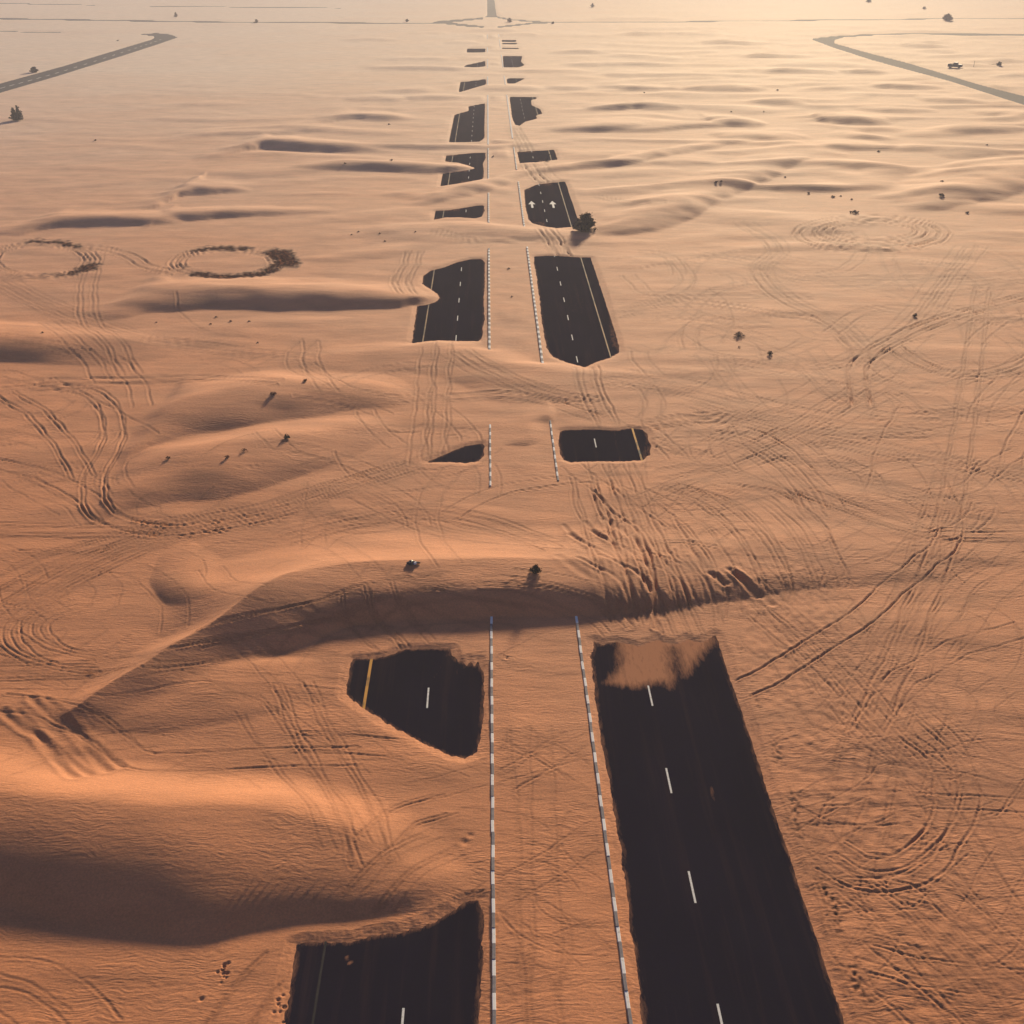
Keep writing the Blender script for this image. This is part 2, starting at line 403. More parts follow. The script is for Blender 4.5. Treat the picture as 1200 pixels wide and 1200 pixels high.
def ridge(pts, wn_, wf_, foot=None, sharp=0.3, pw=2.3):
    P = np.array(pts, float); P[:, 2] *= 0.75
    for e in (0, -1):
        if -50 < P[e, 0] < 1250: P[e, 2] = 0.0
    cx, cy = unproj(P[:, 0], P[:, 1], P[:, 2])
    T = catmull(np.stack([cx, cy, P[:, 2]], 1), 8)
    T = T[np.argsort(T[:, 0])]
    gx = np.linspace(T[0, 0] - .10 * (T[-1, 0] - T[0, 0]), T[-1, 0] + .10 * (T[-1, 0] - T[0, 0]), 240)
    ker = np.hanning(27); ker /= ker.sum()
    gh = np.interp(gx, T[:, 0], T[:, 2]); gc = np.interp(gx, T[:, 0], T[:, 1])
    gh = np.convolve(np.pad(gh, 13, 'edge'), ker, 'valid'); gc = np.convolve(np.pad(gc, 13, 'edge'), ker, 'valid')
    T = np.stack([gx, gc, gh], 1)
    if foot is not None:
        F = np.array(foot, float); fx, fy = unproj(F[:, 0], F[:, 1]); G = catmull(np.stack([fx, fy], 1), 8); G = G[np.argsort(G[:, 0])]; fx, fy = G[:, 0], G[:, 1]
    b = sub(T[0, 0] - 1.5, T[-1, 0] + 1.5, T[:, 1].min() - 1.3 * wn_ - 4, T[:, 1].max() + 1.3 * wf_ + 4)
    if b is None: return
    X, Y = WX[b], WY[b]
    c = np.interp(X, T[:, 0], T[:, 1]); h = np.clip(np.interp(X, T[:, 0], T[:, 2], 0, 0), 0, None)
    sl_ = np.gradient(T[:, 1]) / np.maximum(np.gradient(T[:, 0]), 1e-3)
    nrm = np.sqrt(1 + np.interp(X, T[:, 0], np.clip(sl_, -2, 2)) ** 2)
    hm = T[:, 2].max()
    k = 0.45 + 0.55 * h / hm
    d = Y - c
    if foot is not None:
        wn2 = np.maximum(np.interp(X, T[:, 0], T[:, 1]) - np.interp(X, fx, fy), 1.2)
    else:
        wn2 = wn_ * k * nrm
    wf2 = wf_ * k * nrm
    u = np.clip(d / wf2, 0, 1)
    zf = (1 - sharp * .6) * (1 - u * u * (3 - 2 * u)) + sharp * .6 * (1 - u) ** 1.25
    un = np.clip(-d / wn2, 0, 1.3)
    pn = 1 - un ** (pw - 0.8 * sharp)
    zn = 0.5 * (pn + np.sqrt(pn * pn + 0.004)) - 0.5 * (np.sqrt(1.004) - 1) * (1 - np.clip(un, 0, 1)) - 0.006 * sstep(0.9, 1.3, un)
    z = h * np.where(d < 0, np.clip(zn, 0, None) * (1 - sstep(1.1, 1.3, un)), zf)
    ZD4[b] += np.clip(z, 0, None) ** 3

# main dunes, traced along their crests (photo x, y, height in metres)
def ridge_line(pts, pw=2.7, sharp=.75):
    """dune whose crest may run any way: perpendicular distance to the traced crest (x, y, height, lee width, windward width)"""
    P = np.array(pts, float); cx, cy = unproj(P[:, 0], P[:, 1], P[:, 2])
    T = catmull(np.stack([cx, cy, P[:, 2], P[:, 3], P[:, 4]], 1), 5)
    mw = P[:, 3:].max() + 3
    b = sub(T[:, 0].min() - 6, T[:, 0].max() + 6, T[:, 1].min() - mw, T[:, 1].max() + mw)
    X, Y = WX[b], WY[b]
    best = np.full(X.shape, 1e9); S = np.zeros_like(X); side = np.zeros_like(X)
    for i in range(len(T) - 1):
        ax, ay = T[i, :2]; ex, ey = T[i + 1, :2] - T[i, :2]; L = ex * ex + ey * ey + 1e-9
        t = np.clip(((X - ax) * ex + (Y - ay) * ey) / L, 0, 1)
        dx = X - ax - t * ex; dy = Y - ay - t * ey; d = dx * dx + dy * dy
        m = d < best
        best[m] = d[m]; S[m] = i + t[m]; side[m] = (ex * dy - ey * dx)[m]
    d = np.sqrt(best); k = np.arange(len(T))
    h = np.clip(np.interp(S, k, T[:, 2]), 0, None); a = np.interp(S, k, T[:, 3]); f = np.interp(S, k, T[:, 4])
    u = np.clip(d / f, 0, 1); zf = (1 - sharp) * (1 - u * u * (3 - 2 * u)) + sharp * (1 - u) ** 1.6
    un = np.clip(d / a, 0, 1.3); pn = 1 - un ** pw
    zn = np.clip(0.5 * (pn + np.sqrt(pn * pn + 0.004)), 0, 1) * (1 - sstep(1.1, 1.3, un))
    ZD4[b] += (h * np.where(side < 0, zn, zf)) ** 3
ridge_line([(200,757,0,5.5,4),(240,733,.5,6,5),(275,709,.9,6.5,7),(305,690,1.1,6.8,8),(340,676,1.2,6.8,8),(400,664,1.22,6.6,8),(480,659,1.2,6.4,8),(560,657,1.2,6.4,8),(640,656,1.12,6.4,8),(690,656,.95,6.4,8),(740,655,.72,6.5,9),(790,652,.52,6.6,10),(850,645,.38,7,10),(910,636,.28,7.5,10),(980,628,.2,8,10),(1060,618,.1,8,10),(1120,610,0,8,8)], pw=4.5)
ridge_line([(60,845,0,1.5,1.5),(85,829,.35,2.4,1.6),(110,812,.6,3,2),(150,787,.85,3.4,2.4),(200,757,1.05,3.8,2.8),(240,733,1.2,4,3.2),(275,709,1.35,4.2,3.6),(305,690,1.4,4.4,4),(340,676,1.2,4.4,5),(380,665,.6,4,6),(420,660,0,4,6)], pw=1.25, sharp=.9)
ridge([(60,842,0),(120,815,.25),(190,795,.45),(260,785,.45),(330,780,.3),(400,780,0)], 5.5, 3, foot=[(50,852),(110,856),(180,858),(260,850),(330,835),(400,815),(450,800)], sharp=.05)
ridge([(180,660,.05),(195,672,.3),(215,684,.5),(245,692,.5),(280,686,.3),(310,676,.1)], 2.4, 6, sharp=.2)
ridge_line([(-300,890,1.25,5.6,6),(-120,912,1.25,5.6,6),(0,932,1.25,5.7,6),(90,940,1.3,6.3,5.8),(180,946,1.3,7.2,5.4),(270,951,1.15,7.9,5),(340,962,.95,7.6,4.6),(400,982,.75,6.3,4.2),(460,1012,.45,4.2,4),(520,1046,.2,1.6,3),(555,1066,0,1.5,2)], pw=2.5, sharp=.15)
ridge([(100,372,.05),(150,352,.6),(180,338,1.1),(230,335,1.5),(320,336,1.6),(400,341,1.35),(470,346,.9),(505,349,.4),(520,350,0)], 6, 11, foot=[(100,378),(150,372),(200,364),(300,363),(400,364),(470,360),(520,352)])
ridge([(-200,386,1.4),(0,392,1.4),(80,396,1.1),(150,402,.6),(210,412,.05)], 8, 10, foot=[(-200,422),(0,426),(80,430),(150,430),(210,425)])
ridge([(165,500,.05),(195,478,.7),(230,464,1.2),(290,453,1.5),(340,449,1.3),(420,451,.7),(490,462,.05)], 9, 9, sharp=.15)
ridge([(120,575,.05),(160,552,.6),(210,535,1.1),(270,523,1.4),(330,513,1.3),(400,505,.7),(470,498,.1)], 8.5, 7, sharp=.15)
ridge([(-60,280,.1),(20,267,.5),(65,255,1.1),(120,252,1.3),(170,254,1.0),(220,260,.1)], 5, 12)
ridge([(165,264,.05),(195,251,.8),(250,247,1.0),(320,246,.6),(400,246,.1)], 4, 10)
ridge([(120,252,.05),(180,235,.5),(216,219,1.1),(250,218,1.1),(300,222,.2)], 5, 12)
ridge([(220,188,.05),(270,174,.6),(308,162,1.7),(350,164,1.8),(400,168,1.5),(440,173,.6),(480,178,.05)], 7, 14, sharp=.5)
ridge([(180,166,.05),(250,155,.6),(330,153,.6),(410,150,.1)], 5, 14)
ridge([(310,152,.05),(370,140,.6),(410,133,1.1),(450,135,1.0),(490,140,.1)], 6, 16)
ridge([(340,196,.1),(400,190,.9),(460,190,1.1),(510,193,1.0),(540,195,.6),(560,197,.05)], 7, 7)
ridge([(340,176,.1),(400,170,.8),(440,169,.9),(500,169,.8),(560,170,.6),(592,170,.5),(630,168,.2),(660,168,0)], 5, 5)
ridge([(488,240,.05),(510,227,.6),(545,219,1.0),(575,212,.7),(610,201,.45),(660,193,.7),(720,185,1.1),(780,174,1.0),(860,165,.4),(900,163,0)], 5, 5)
ridge([(690,274,.1),(730,258,1.1),(770,246,1.4),(820,224,1.2),(865,205,1.2),(900,192,1.1),(940,182,.6),(990,178,.05)], 6, 13)
ridge([(430,269,.1),(500,263,.5),(570,264,.5),(640,270,.4),(700,275,.1)], 7, 5)
ridge([(1050,246,.05),(1085,230,.9),(1120,218,1.4),(1160,207,1.5),(1200,196,1.4),(1300,180,.8)], 9, 16)
ridge([(588,519,.02),(606,515,.2),(622,509,.3),(636,503,.3),(645,498,.25),(652,494,0)], 1.6, 5, sharp=.3)
ridge([(330,425,.05),(420,412,.35),(520,408,.5),(640,436,.45),(760,440,.25),(860,430,0)], 9, 5)

def patchdune(x0, x1, y, h, tilt=0.0, wn_=7.0, wf_=15.0):
    h *= 0.62
    n = 7; pts = []
    for i in range(n):
        s = i / (n - 1)
        pts.append((x0 + (x1 - x0) * s, y - 2.5 * math.sin(math.pi * s) + tilt * (s - .5), h * math.sin(math.pi * (0.03 + 0.94 * s)) ** 0.8))
    ridge(pts, wn_, wf_, sharp=.35)
for a in [(822,900,142,1.8,6),(950,1045,141,2.2,4),(825,950,159,1.6,2),(950,1050,171,1.4,0),(1070,1160,117,1.7,3),(1015,1110,101,2.0,1),
          (1050,1115,54,2.5,2),(815,905,50,2.6,2),(800,905,104,2.2,-2),(980,1040,84,2.0,1),(1090,1210,152,1.5,-3),(690,880,88,1.5,0),
          (655,800,76,1.5,0),(680,755,126,1.4,-2),(735,805,125,1.8,2),(640,760,150,1.3,-4),(860,1000,183,1.0,-3),(800,880,216,.9,-4),(690,800,22,2.2,0),
          (700,860,40,2.2,0),(640,720,62,1.5,0),(860,960,66,2.0,0),(880,990,84,1.8,2),(1120,1230,72,1.5,0),(990,1100,128,1.5,3),(1130,1230,133,1.4,2),
          (395,470,47,1.6,0),(520,566,51,1.4,0),(420,560,80,1.9,2),(440,540,70,1.2,0),(470,545,115,1.1,0),(400,480,117,1.0,0),(475,530,40,1.3,0),
          (540,620,36.5,1.6,0),(585,640,42,1.2,0),(440,520,107,1.0,0),(580,700,84,1.2,0),(560,640,105,.9,0),(905,1000,222,.6,0),(1090,1180,180,1.1,-2),
          (640,700,104,1.0,0),(720,800,104,1.4,0),(880,960,120,1.4,0),(760,850,190,.8,-3),(1000,1070,200,.8,-4)]:
    patchdune(*a)

ZD = ZD4 ** (1 / 3.0)
# far small dunes the wind left right of the road, and faint ones elsewhere
def farnoise(X, Y):
    a = perlin(X / 26.0 + 0.8 * perlin(X / 40, Y / 30, 31), Y / 11.0 + 0.9 * perlin(X / 30, Y / 25, 32), 33)
    return np.clip(a, -0.1, 1)
pxr = np.clip((XX / np.maximum(SC[:, None], 1e-6)) / 300.0, -2, 2)
regR = sstep(0.10, 0.6, pxr) * sstep(150, 240, YY) * (1 - sstep(620, 900, YY)) 
regL = sstep(0.0, -0.4, pxr) * sstep(120, 190, YY) * (1 - sstep(330, 480, YY)) * (1 - sstep(-0.9, -1.6, pxr) * 0.6)
regM = sstep(0.25, 0.0, np.abs(pxr)) * sstep(190, 260, YY) * (1 - sstep(640, 760, YY))
FN = farnoise(XX, YY)
ZD = ZD + FN * (0.8 * regR + 0.4 * regL + 0.5 * regM)
ZD = ZD + 0.35 * np.clip(perlin(XX / 60.0, YY / 40.0, 41), -.3, 1) * sstep(500, 700, YY)
ZS = ZB + ZD

# signed distance to everything swept clear, and to the kerbs that show
SD = np.full(XX.shape, 6.0)
JX = 0.10 * perlin(XX / 0.28, YY / 1.3, 51) + 0.035 * perlin(XX / 1.1, YY / 1.7, 52) + 0.05 * perlin(XX / .13, YY / .3, 53)
for name, P in list(WP.items()) + list(WF.items()):
    a = np.array(P); cell = max(1.0, a[:, 1].max() / 250.0)
    mg = 6.0
    b = sub(a[:, 0].min() - mg, a[:, 0].max() + mg, a[:, 1].min() - mg, a[:, 1].max() + mg)
    if b is None: continue
    s = poly_sdf(XX[b], YY[b], P)
    SD[b] = np.minimum(SD[b], s)
SDJ = SD + JX * np.clip(1.5 - np.abs(SD), 0, 1)
KD = np.full(XX.shape, 6.0)
for kx, spans in ((KL, SPL), (KR, SPR)):
    for y0, y1 in spans:
        b = sub(kx - 6, kx + 6, y0 - 6, y1 + 6)
        if b is None: continue
        dy = np.maximum(np.maximum(y0 - YY[b], YY[b] - y1), 0)
        KD[b] = np.minimum(KD[b], np.hypot(XX[b] - kx, dy))
flat = sstep(0.0, 2.2, SDJ) * sstep(0.15, 2.2, KD)
film = np.clip(0.16 * SDJ, -0.10, 0.10)
Z = film + flat * np.clip(ZS - 0.10, -0.02, None)
Z0 = Z.copy()

def sample(Zg, x, y):
    r = np.clip(np.searchsorted(Drows, y) - 1, 0, NR - 2)
    fr = np.clip((y - Drows[r]) / (Drows[r + 1] - Drows[r]), 0, 1)
    t = x / (SC[r] * (1 - fr) + SC[r + 1] * fr)
    c = np.clip(np.searchsorted(tcol, t) - 1, 0, NC - 2)
    fc = np.clip((t - tcol[c]) / (tcol[c + 1] - tcol[c]), 0, 1)
    return ((Zg[r, c] * (1 - fc) + Zg[r, c + 1] * fc) * (1 - fr) + (Zg[r + 1, c] * (1 - fc) + Zg[r + 1, c + 1] * fc) * fr)

def onground(px, py, Zg=None):
    Zg = Z0 if Zg is None else Zg
    px = np.atleast_1d(np.asarray(px, float)); py = np.atleast_1d(np.asarray(py, float))
    z = np.zeros_like(px)
    for _ in range(6):
        x, y = unproj(px, py, z)
        z = 0.5 * z + 0.5 * sample(Zg, x, y)
    return x, y, sample(Zg, x, y)

# tyre ruts ---------------------------------------------------------------
TR = np.zeros_like(XX)
TDEP = 0.33
ROUGH = np.zeros_like(XX)
def rut(xs, ys, depth, w):
    depth *= TDEP * (0.65 + 0.35 * float(np.clip((np.median(ys) - 42) / 14, 0, 1))) * (1 + 1.9 * float(np.clip((np.median(ys) - 68) / 40, 0, 1)))
    pad = w * 4
    b = sub(xs.min() - pad, xs.max() + pad, ys.min() - pad, ys.max() + pad)
    if b is None: return
    r0, c0 = b[0].start, b[1].start
    D2 = np.full((b[0].stop - r0, b[1].stop - c0), 99.0)
    for i in range(len(xs) - 1):
        ax, ay, bx, by = xs[i], ys[i], xs[i + 1], ys[i + 1]
        q = sub(min(ax, bx) - pad, max(ax, bx) + pad, min(ay, by) - pad, max(ay, by) + pad)
        if q is None: continue
        X, Y = XX[q], YY[q]
        ex, ey = bx - ax, by - ay; L = ex * ex + ey * ey + 1e-9
        t = np.clip(((X - ax) * ex + (Y - ay) * ey) / L, 0, 1)
        d = np.hypot(X - ax - t * ex, Y - ay - t * ey)
        v = D2[q[0].start - r0:q[0].stop - r0, q[1].start - c0:q[1].stop - c0]
        np.minimum(v, d, out=v)
    m = D2 < pad
    z = -depth * np.exp(-(D2 / w) ** 2) + 0.55 * depth * np.exp(-((D2 - 1.9 * w) / (0.75 * w)) ** 2)
    z *= 0.45 + 0.8 * np.clip(0.5 + perlin(XX[b] / 3.2, YY[b] / 3.2, 62), 0, 1)
    TR[b] += np.where(m, z, 0)
    ROUGH[b] += np.where(m, np.exp(-(D2 / (2.5 * w)) ** 2), 0)

def track(pts, depth=0.07, w=0.07, gauge=1.75, px=True, jit=0.0):
    if px:
        a = catmull(pts, 12)
        x, y, _ = onground(a[:, 0], a[:, 1])
    else:
        x, y = pts
    dx, dy = np.gradient(x), np.gradient(y); L = np.hypot(dx, dy) + 1e-9
    nx, ny = -dy / L, dx / L
    ymid = float(np.median(y)); w2 = max(w, 0.0009 * ymid)
    q = random.uniform(0, 900); wob = 0.22 * perlin(x / 4.0 + q, y / 4.0, 63) + .07 * perlin(x / 1.1 + q, y / 1.1, 64)
    x = x + nx * wob; y = y + ny * wob
    for sgn in ((-.5, .5) if gauge > 0 else (0,)):
        rut(x + nx * gauge * sgn, y + ny * gauge * sgn, depth * random.uniform(.7, 1.15), w2)

def bundle(pts, n, spread, depth=0.06, gauge=1.75, endj=0.35):
    """n passes that share a course"""
    for i in range(n):
        o = (random.uniform(-1, 1) * spread, random.uniform(-1, 1) * spread * 0.35)
        o2 = (random.uniform(-1, 1) * spread * endj, random.uniform(-1, 1) * spread * endj * 0.35)
        m = len(pts) - 1
        track([(p[0] + o[0] + o2[0] * k / m, p[1] + o[1] + o2[1] * k / m) for k, p in enumerate(pts)], depth * random.uniform(.5, 1.1), gauge=gauge)

def loop(cx, cy, rx, ry, a0, a1, depth=0.06, gauge=1.75):
    n = max(5, int(abs(a1 - a0) / 25))
    track([(cx + rx * math.cos(math.radians(a0 + (a1 - a0) * i / n)), cy + ry * math.sin(math.radians(a0 + (a1 - a0) * i / n))) for i in range(n + 1)], depth, gauge=gauge)

# right foreground
track([(1080,545),(1105,580),(1116,612),(1108,638),(1072,668),(1035,700),(998,730),(955,758),(905,788),(870,806)], .15)
track([(1200,735),(1150,750),(1100,772),(1050,805),(1020,850)], .09)
for k in (0, 14, 30, 46): loop(1030, 930 + k * .1, 105 - k, 108 - k * .9, 130, -60, .12, gauge=0 if k in (14, 46) else .9)
bundle([(940,1105),(1010,1120),(1080,1138),(1200,1150),(1260,1148)], 2, 8, .06)
bundle([(1010,1108),(1080,1128),(1140,1130),(1260,1118)], 2, 6, .05)
bundle([(1095,1030),(1130,1065),(1200,1118),(1250,1150)], 2, 10, .07)
bundle([(1010,1040),(1060,1080),(1110,1130),(1180,1210)], 4, 18, .07)
bundle([(1060,1040),(1110,1055),(1150,1100),(1200,1180)], 2, 15, .07)
bundle([(1000,1120),(1050,1160),(1110,1215)], 3, 18, .06)
bundle([(930,940),(1010,938),(1090,940),(1220,948)], 2, 6, .06, gauge=1.2)
bundle([(920,965),(1010,965),(1100,966),(1220,975)], 1, 3, .06, gauge=0)
bundle([(1000,860),(985,930),(970,1010),(990,1090)], 3, 14, .05)
bundle([(1070,840),(1050,900),(1040,980),(1030,1040)], 4, 40, .045)
bundle([(1060,850),(1100,920),(1150,1000),(1215,1090)], 3, 25, .05)
bundle([(960,780),(1000,850),(1050,890),(1130,900),(1220,930)], 3, 20, .05)
bundle([(1150,335),(1135,450),(1118,560),(1095,660),(1050,770),(1010,860)], 3, 10, .05)
bundle([(1120,560),(1080,680),(1045,760),(1010,830)], 2, 20, .045)
bundle([(900,690),(960,740),(1010,790),(1060,850),(1120,900)], 5, 45, .06)
bundle([(860,680),(905,725),(960,780),(1020,850)], 4, 20, .07)
bundle([(1000,830),(1070,760),(1130,690),(1210,620)], 3, 40, .04)
bundle([(900,860),(960,850),(1040,870),(1120,850),(1220,860)], 3, 20, .04)
# right middle
bundle([(940,575),(1000,598),(1060,618),(1110,628),(1220,628)], 6, 10, .08)
bundle([(1000,560),(1080,580),(1150,600),(1220,605)], 5, 25, .045)
bundle([(760,497),(830,490),(890,500),(930,518),(965,548)], 4, 8, .09)
bundle([(800,512),(860,515),(905,535),(945,570),(965,600)], 4, 16, .06)
bundle([(780,560),(850,545),(940,505),(1000,470),(1050,445)], 4, 22, .05)
bundle([(830,480),(900,500),(1000,520),(1100,540),(1220,560)], 6, 26, .05)
bundle([(720,440),(800,455),(900,480),(1010,500),(1100,500)], 6, 22, .045)
bundle([(1012,475),(1008,440),(1020,418),(1060,394),(1110,374),(1215,345)], 4, 5, .08)
bundle([(780,350),(860,360),(920,370),(965,378),(1000,400),(1015,430)], 3, 6, .07)
bundle([(870,262),(905,282),(912,298),(895,312),(898,330),(930,355),(980,378),(1010,408)], 3, 6, .07)
bundle([(970,390),(1010,365),(1080,360),(1130,368),(1220,372)], 2, 5, .06)
bundle([(1045,405),(1080,428),(1130,440),(1180,434),(1220,415)], 4, 7, .07)
bundle([(950,430),(1000,470),(1060,485),(1130,480),(1220,470)], 3, 12, .05)
bundle([(820,300),(880,310),(940,330),(1050,330),(1220,335)], 4, 14, .045)
bundle([(720,370),(790,350),(860,345),(950,350)], 3, 10, .045)
bundle([(960,430),(1000,420),(1060,380),(1100,330),(1130,290)], 3, 20, .04)
for k in range(6): loop(1025 + random.uniform(-5, 5), 272 + random.uniform(-2, 2), 92 - 9 * k, 21 - 2.4 * k, 0, 360, .15, gauge=0)
for k in range(3): loop(1075 + random.uniform(-12, 12), 590 + random.uniform(-6, 6), 70, 45, 10, 110, .05)
# the fan of wheel ruts over the big dune behind the right carriageway
for i in range(22):
    x = random.uniform(724, 856); j = random.uniform(-1, 1); j2 = random.uniform(-1, 1)
    ya = random.uniform(690, 742); yb = random.uniform(560, 660)
    pts = [(x + j2 * 8, ya), (x - 10 + 10 * j, .6 * ya + .4 * yb), (x - 26 + 16 * j, .3 * ya + .7 * yb), (x - 48 + 26 * j2, yb)]
    track(pts, random.uniform(.05, .16), w=random.choice([.10, .16, .28]), gauge=random.choice([0, 0, 1.75]))
for i in range(13):
    x = 860 + i * 14 + random.uniform(-8, 8); q = i * 2.5
    track([(x - 30, 735 - i * 5), (x - 32, 690 - q), (x - 60, 640 - q), (x - 105, 596 - q * .6), (x - 150, 570)], random.uniform(.05, .10), gauge=random.choice([0, 1.75]))
bundle([(680,560),(690,600),(705,645),(722,690),(730,730)], 3, 8, .10)
bundle([(690,432),(700,470),(716,500)], 3, 10, .06); bundle([(672,545),(690,560),(770,620)], 1, 4, .06)
bundle([(715,540),(735,590),(760,660),(790,740)], 5, 22, .08)
bundle([(770,636),(800,634),(840,640)], 2, 4, .10, gauge=.5)
for (a, b_) in (((855,668),(885,700)), ((862,672),(905,708)), ((833,672),(850,684))):
    track([a, ((a[0]+b_[0])/2, (a[1]+b_[1])/2 - 2), b_], .22, w=.25, gauge=0)
# main dune and around
track([(530,604),(560,585),(600,572),(650,563),(700,559)], .08)
bundle([(330,628),(400,612),(480,600),(560,612),(640,640)], 5, 16, .045)
bundle([(420,575),(470,600),(520,620),(600,632),(690,640)], 4, 14, .045)
track([(560,684),(620,686),(670,700),(705,715),(728,738)], .12)
track([(555,692),(620,696),(670,708),(700,722),(722,742)], .10)
track([(600,674),(650,680),(700,695),(725,720)], .10)
bundle([(415,690),(420,720),(440,745),(455,756)], 2, 6, .10); bundle([(445,685),(455,715),(480,740),(495,756)], 2, 5, .10)
bundle([(235,745),(310,728),(380,712),(440,690),(520,680)], 4, 8, .07)
bundle([(180,770),(250,762),(330,752),(400,756)], 3, 6, .07)
for y in (786, 792, 800): bundle([(-40,y),(40,y - 1),(100,y - 3),(150,y - 14)], 1, 3, .09)
track([(110,810),(200,795),(300,795),(400,800)], .06, gauge=1.2)
# left middle loop
bundle([(480,548),(400,572),(320,598),(240,615),(160,642),(80,678),(25,712)], 7, 12, .075)
for k in range(4): loop(120 - k * 3, 738 + k, 112 - 14 * k, 42 - 4 * k, 250, 85, .08)
bundle([(110,778),(170,775),(240,762)], 2, 5, .06)
bundle([(-20,540),(50,556),(95,580),(125,605),(185,622),(260,614),(340,596)], 2, 5, .09)
bundle([(40,452),(100,458),(128,480),(132,515),(112,555),(112,590),(140,612),(200,622)], 2, 4, .10)
bundle([(-30,455),(60,448),(150,446),(250,444),(330,448)], 3, 5, .08)
bundle([(10,460),(50,485),(80,520),(105,560)], 2, 8, .06)
bundle([(-20,620),(100,622),(200,620),(330,604)], 5, 10, .05)
bundle([(-20,700),(60,660),(180,625),(300,600)], 5, 14, .05)
bundle([(110,300),(100,340),(105,380),(130,400),(150,440)], 2, 6, .06)
bundle([(0,330),(60,360),(150,392),(260,410),(360,420)], 4, 10, .045)
# bottom left
track([(20,826),(50,850),(85,882),(108,908)], .16, w=.22); track([(35,828),(70,858),(110,892),(125,904)], .14, w=.2)
bundle([(0,822),(60,828),(110,850),(160,888),(220,892),(330,888),(420,885)], 3, 6, .07)
bundle([(345,800),(360,840),(385,885),(420,950),(440,1010)], 3, 9, .06)
bundle([(300,830),(330,880),(380,940),(410,990)], 2, 8, .04)
bundle([(350,870),(420,875),(480,880)], 4, 8, .07)
bundle([(440,990),(470,960),(520,945)], 3, 12, .05); bundle([(430,1050),(470,1010),(520,985)], 4, 20, .05)
bundle([(-20,1136),(40,1148),(85,1175),(120,1210)], 1, 4, .08); bundle([(-20,1160),(20,1172),(60,1200)], 1, 4, .08)
bundle([(270,1215),(300,1170),(340,1125)], 3, 14, .06)
# median and far road
for x in (600, 640): bundle([(x,1210),(x - 6,1000),(x - 12,850)], 1, 4, .03, gauge=1.2)
bundle([(585,915),(620,895),(670,865)], 2, 8, .05); bundle([(600,860),(640,880),(680,905)], 2, 8, .05)
bundle([(512,404),(508,440),(505,490),(500,540)], 3, 10, .05)
bundle([(535,415),(580,440),(640,462),(690,470)], 6, 14, .05)
bundle([(520,466),(580,462),(640,470),(700,490)], 3, 5, .07)
bundle([(640,268),(650,280),(662,300)], 4, 10, .08); bundle([(608,150),(616,165),(622,178)], 4, 8, .08); bundle([(625,192),(632,204),(645,216)], 4, 8, .08)
bundle([(485,295),(480,312),(470,330),(478,345)], 3, 6, .06)
bundle([(510,270),(560,283),(620,282),(680,285)], 3, 3, .07)
bundle([(700,230),(740,238),(780,236)], 2, 3, .06)
# doughnut rings far left
for k in range(2):
    loop(48, 305, 62 - 5 * k, 20 - 2 * k, 0, 360, .12, gauge=1.4); loop(266, 308, 62 - 7 * k, 17 - 2 * k, 0, 360, .12, gauge=1.2)
bundle([(60,287),(110,290),(150,300),(170,312),(205,320)], 2, 3, .10)
# faint older passes all over the driven ground
for i in range(430):
    if i < 170: cx, cy = random.uniform(740, 1230), random.uniform(300, 700)
    elif i < 300: cx, cy = random.uniform(880, 1230), random.uniform(680, 1200)
    elif i < 410: cx, cy = random.uniform(-30, 560), random.uniform(380, 900)
    else: cx, cy = random.uniform(585, 690), random.uniform(760, 1190)
    ang = random.gauss(0.2, 0.45) if random.random() < .6 else random.uniform(0, math.pi)
    L = random.uniform(30, 110) * (0.4 + cy / 1200); cv = random.gauss(0, .35)
    pts = []
    for k in range(-2, 3):
        a = ang + cv * k * .5
        pts.append((cx + L * k * .5 * math.cos(a), cy + L * k * .5 * math.sin(a) * .6))
    track(pts, random.uniform(.015, .055), w=.055, gauge=random.choice([0, 1.75, 1.75]))
TR = np.clip(TR, -0.30, 0.22)
away = sstep(0.02, 0.5, SDJ) * sstep(0.1, 0.5, KD)
Z = Z + TR * away
Z += away * np.clip(ROUGH, 0, 2) * 0.004 * perlin(XX / .2, YY / .35, 61)
# churned ground right of the near carriageway and dug holes
edge_r = np.exp(-((XX - (KR + OFF_EDGE + 1.1 + .35 * perlin(YY / 2.2, XX * 0 + .5, 71))) / .30) ** 2) * sstep(34, 36, YY) * (1 - sstep(66, 72, YY))
holes = np.clip(perlin(XX / .22, YY / .30, 72) + .25, 0, 1) * sstep(-.5, .3, perlin(YY / 3.1, XX * 0 + 3.3, 73))
Z -= 0.06 * edge_r * holes * away
rgh = sstep(KR + OFF_EDGE + .4, KR + OFF_EDGE + 2.5, XX) * (1 - sstep(74, 95, YY)) * (1 - sstep(19, 27, XX))
Z += away * rgh * 0.030 * perlin(XX / .55, YY / .7, 74)
DARK_SAND = 0.95 * edge_r * holes + 0.16 * np.clip(ROUGH, 0, 1.5) * away  # colour mask: darker in the edge holes and along the ruts
def hole(px, py, r, dep):
    x, y, _ = onground(px, py)
    b = sub(x[0] - 4 * r, x[0] + 4 * r, y[0] - 4 * r, y[0] + 4 * r)
    if b is None: return
    d = np.hypot(XX[b] - x[0], YY[b] - y[0])
    Z[b] += -dep * np.exp(-(d / r) ** 2) + .12 * dep * np.exp(-((d - 1.9 * r) / (.7 * r)) ** 2)
for i in range(14):
    hole(263 + random.gauss(0, 3), 1140 + random.gauss(0, 6), random.uniform(.04, .08), random.uniform(.05, .12))
for i in range(10):
    hole(328 + random.gauss(0, 4), 1182 + random.gauss(0, 8), random.uniform(.04, .08), random.uniform(.03, .09))
for p in ((236,1171,.1,.06),(594,771,.09,.1),(590,768,.06,.06),(545,987,.2,.05),(551,979,.16,.04)): hole(*p)
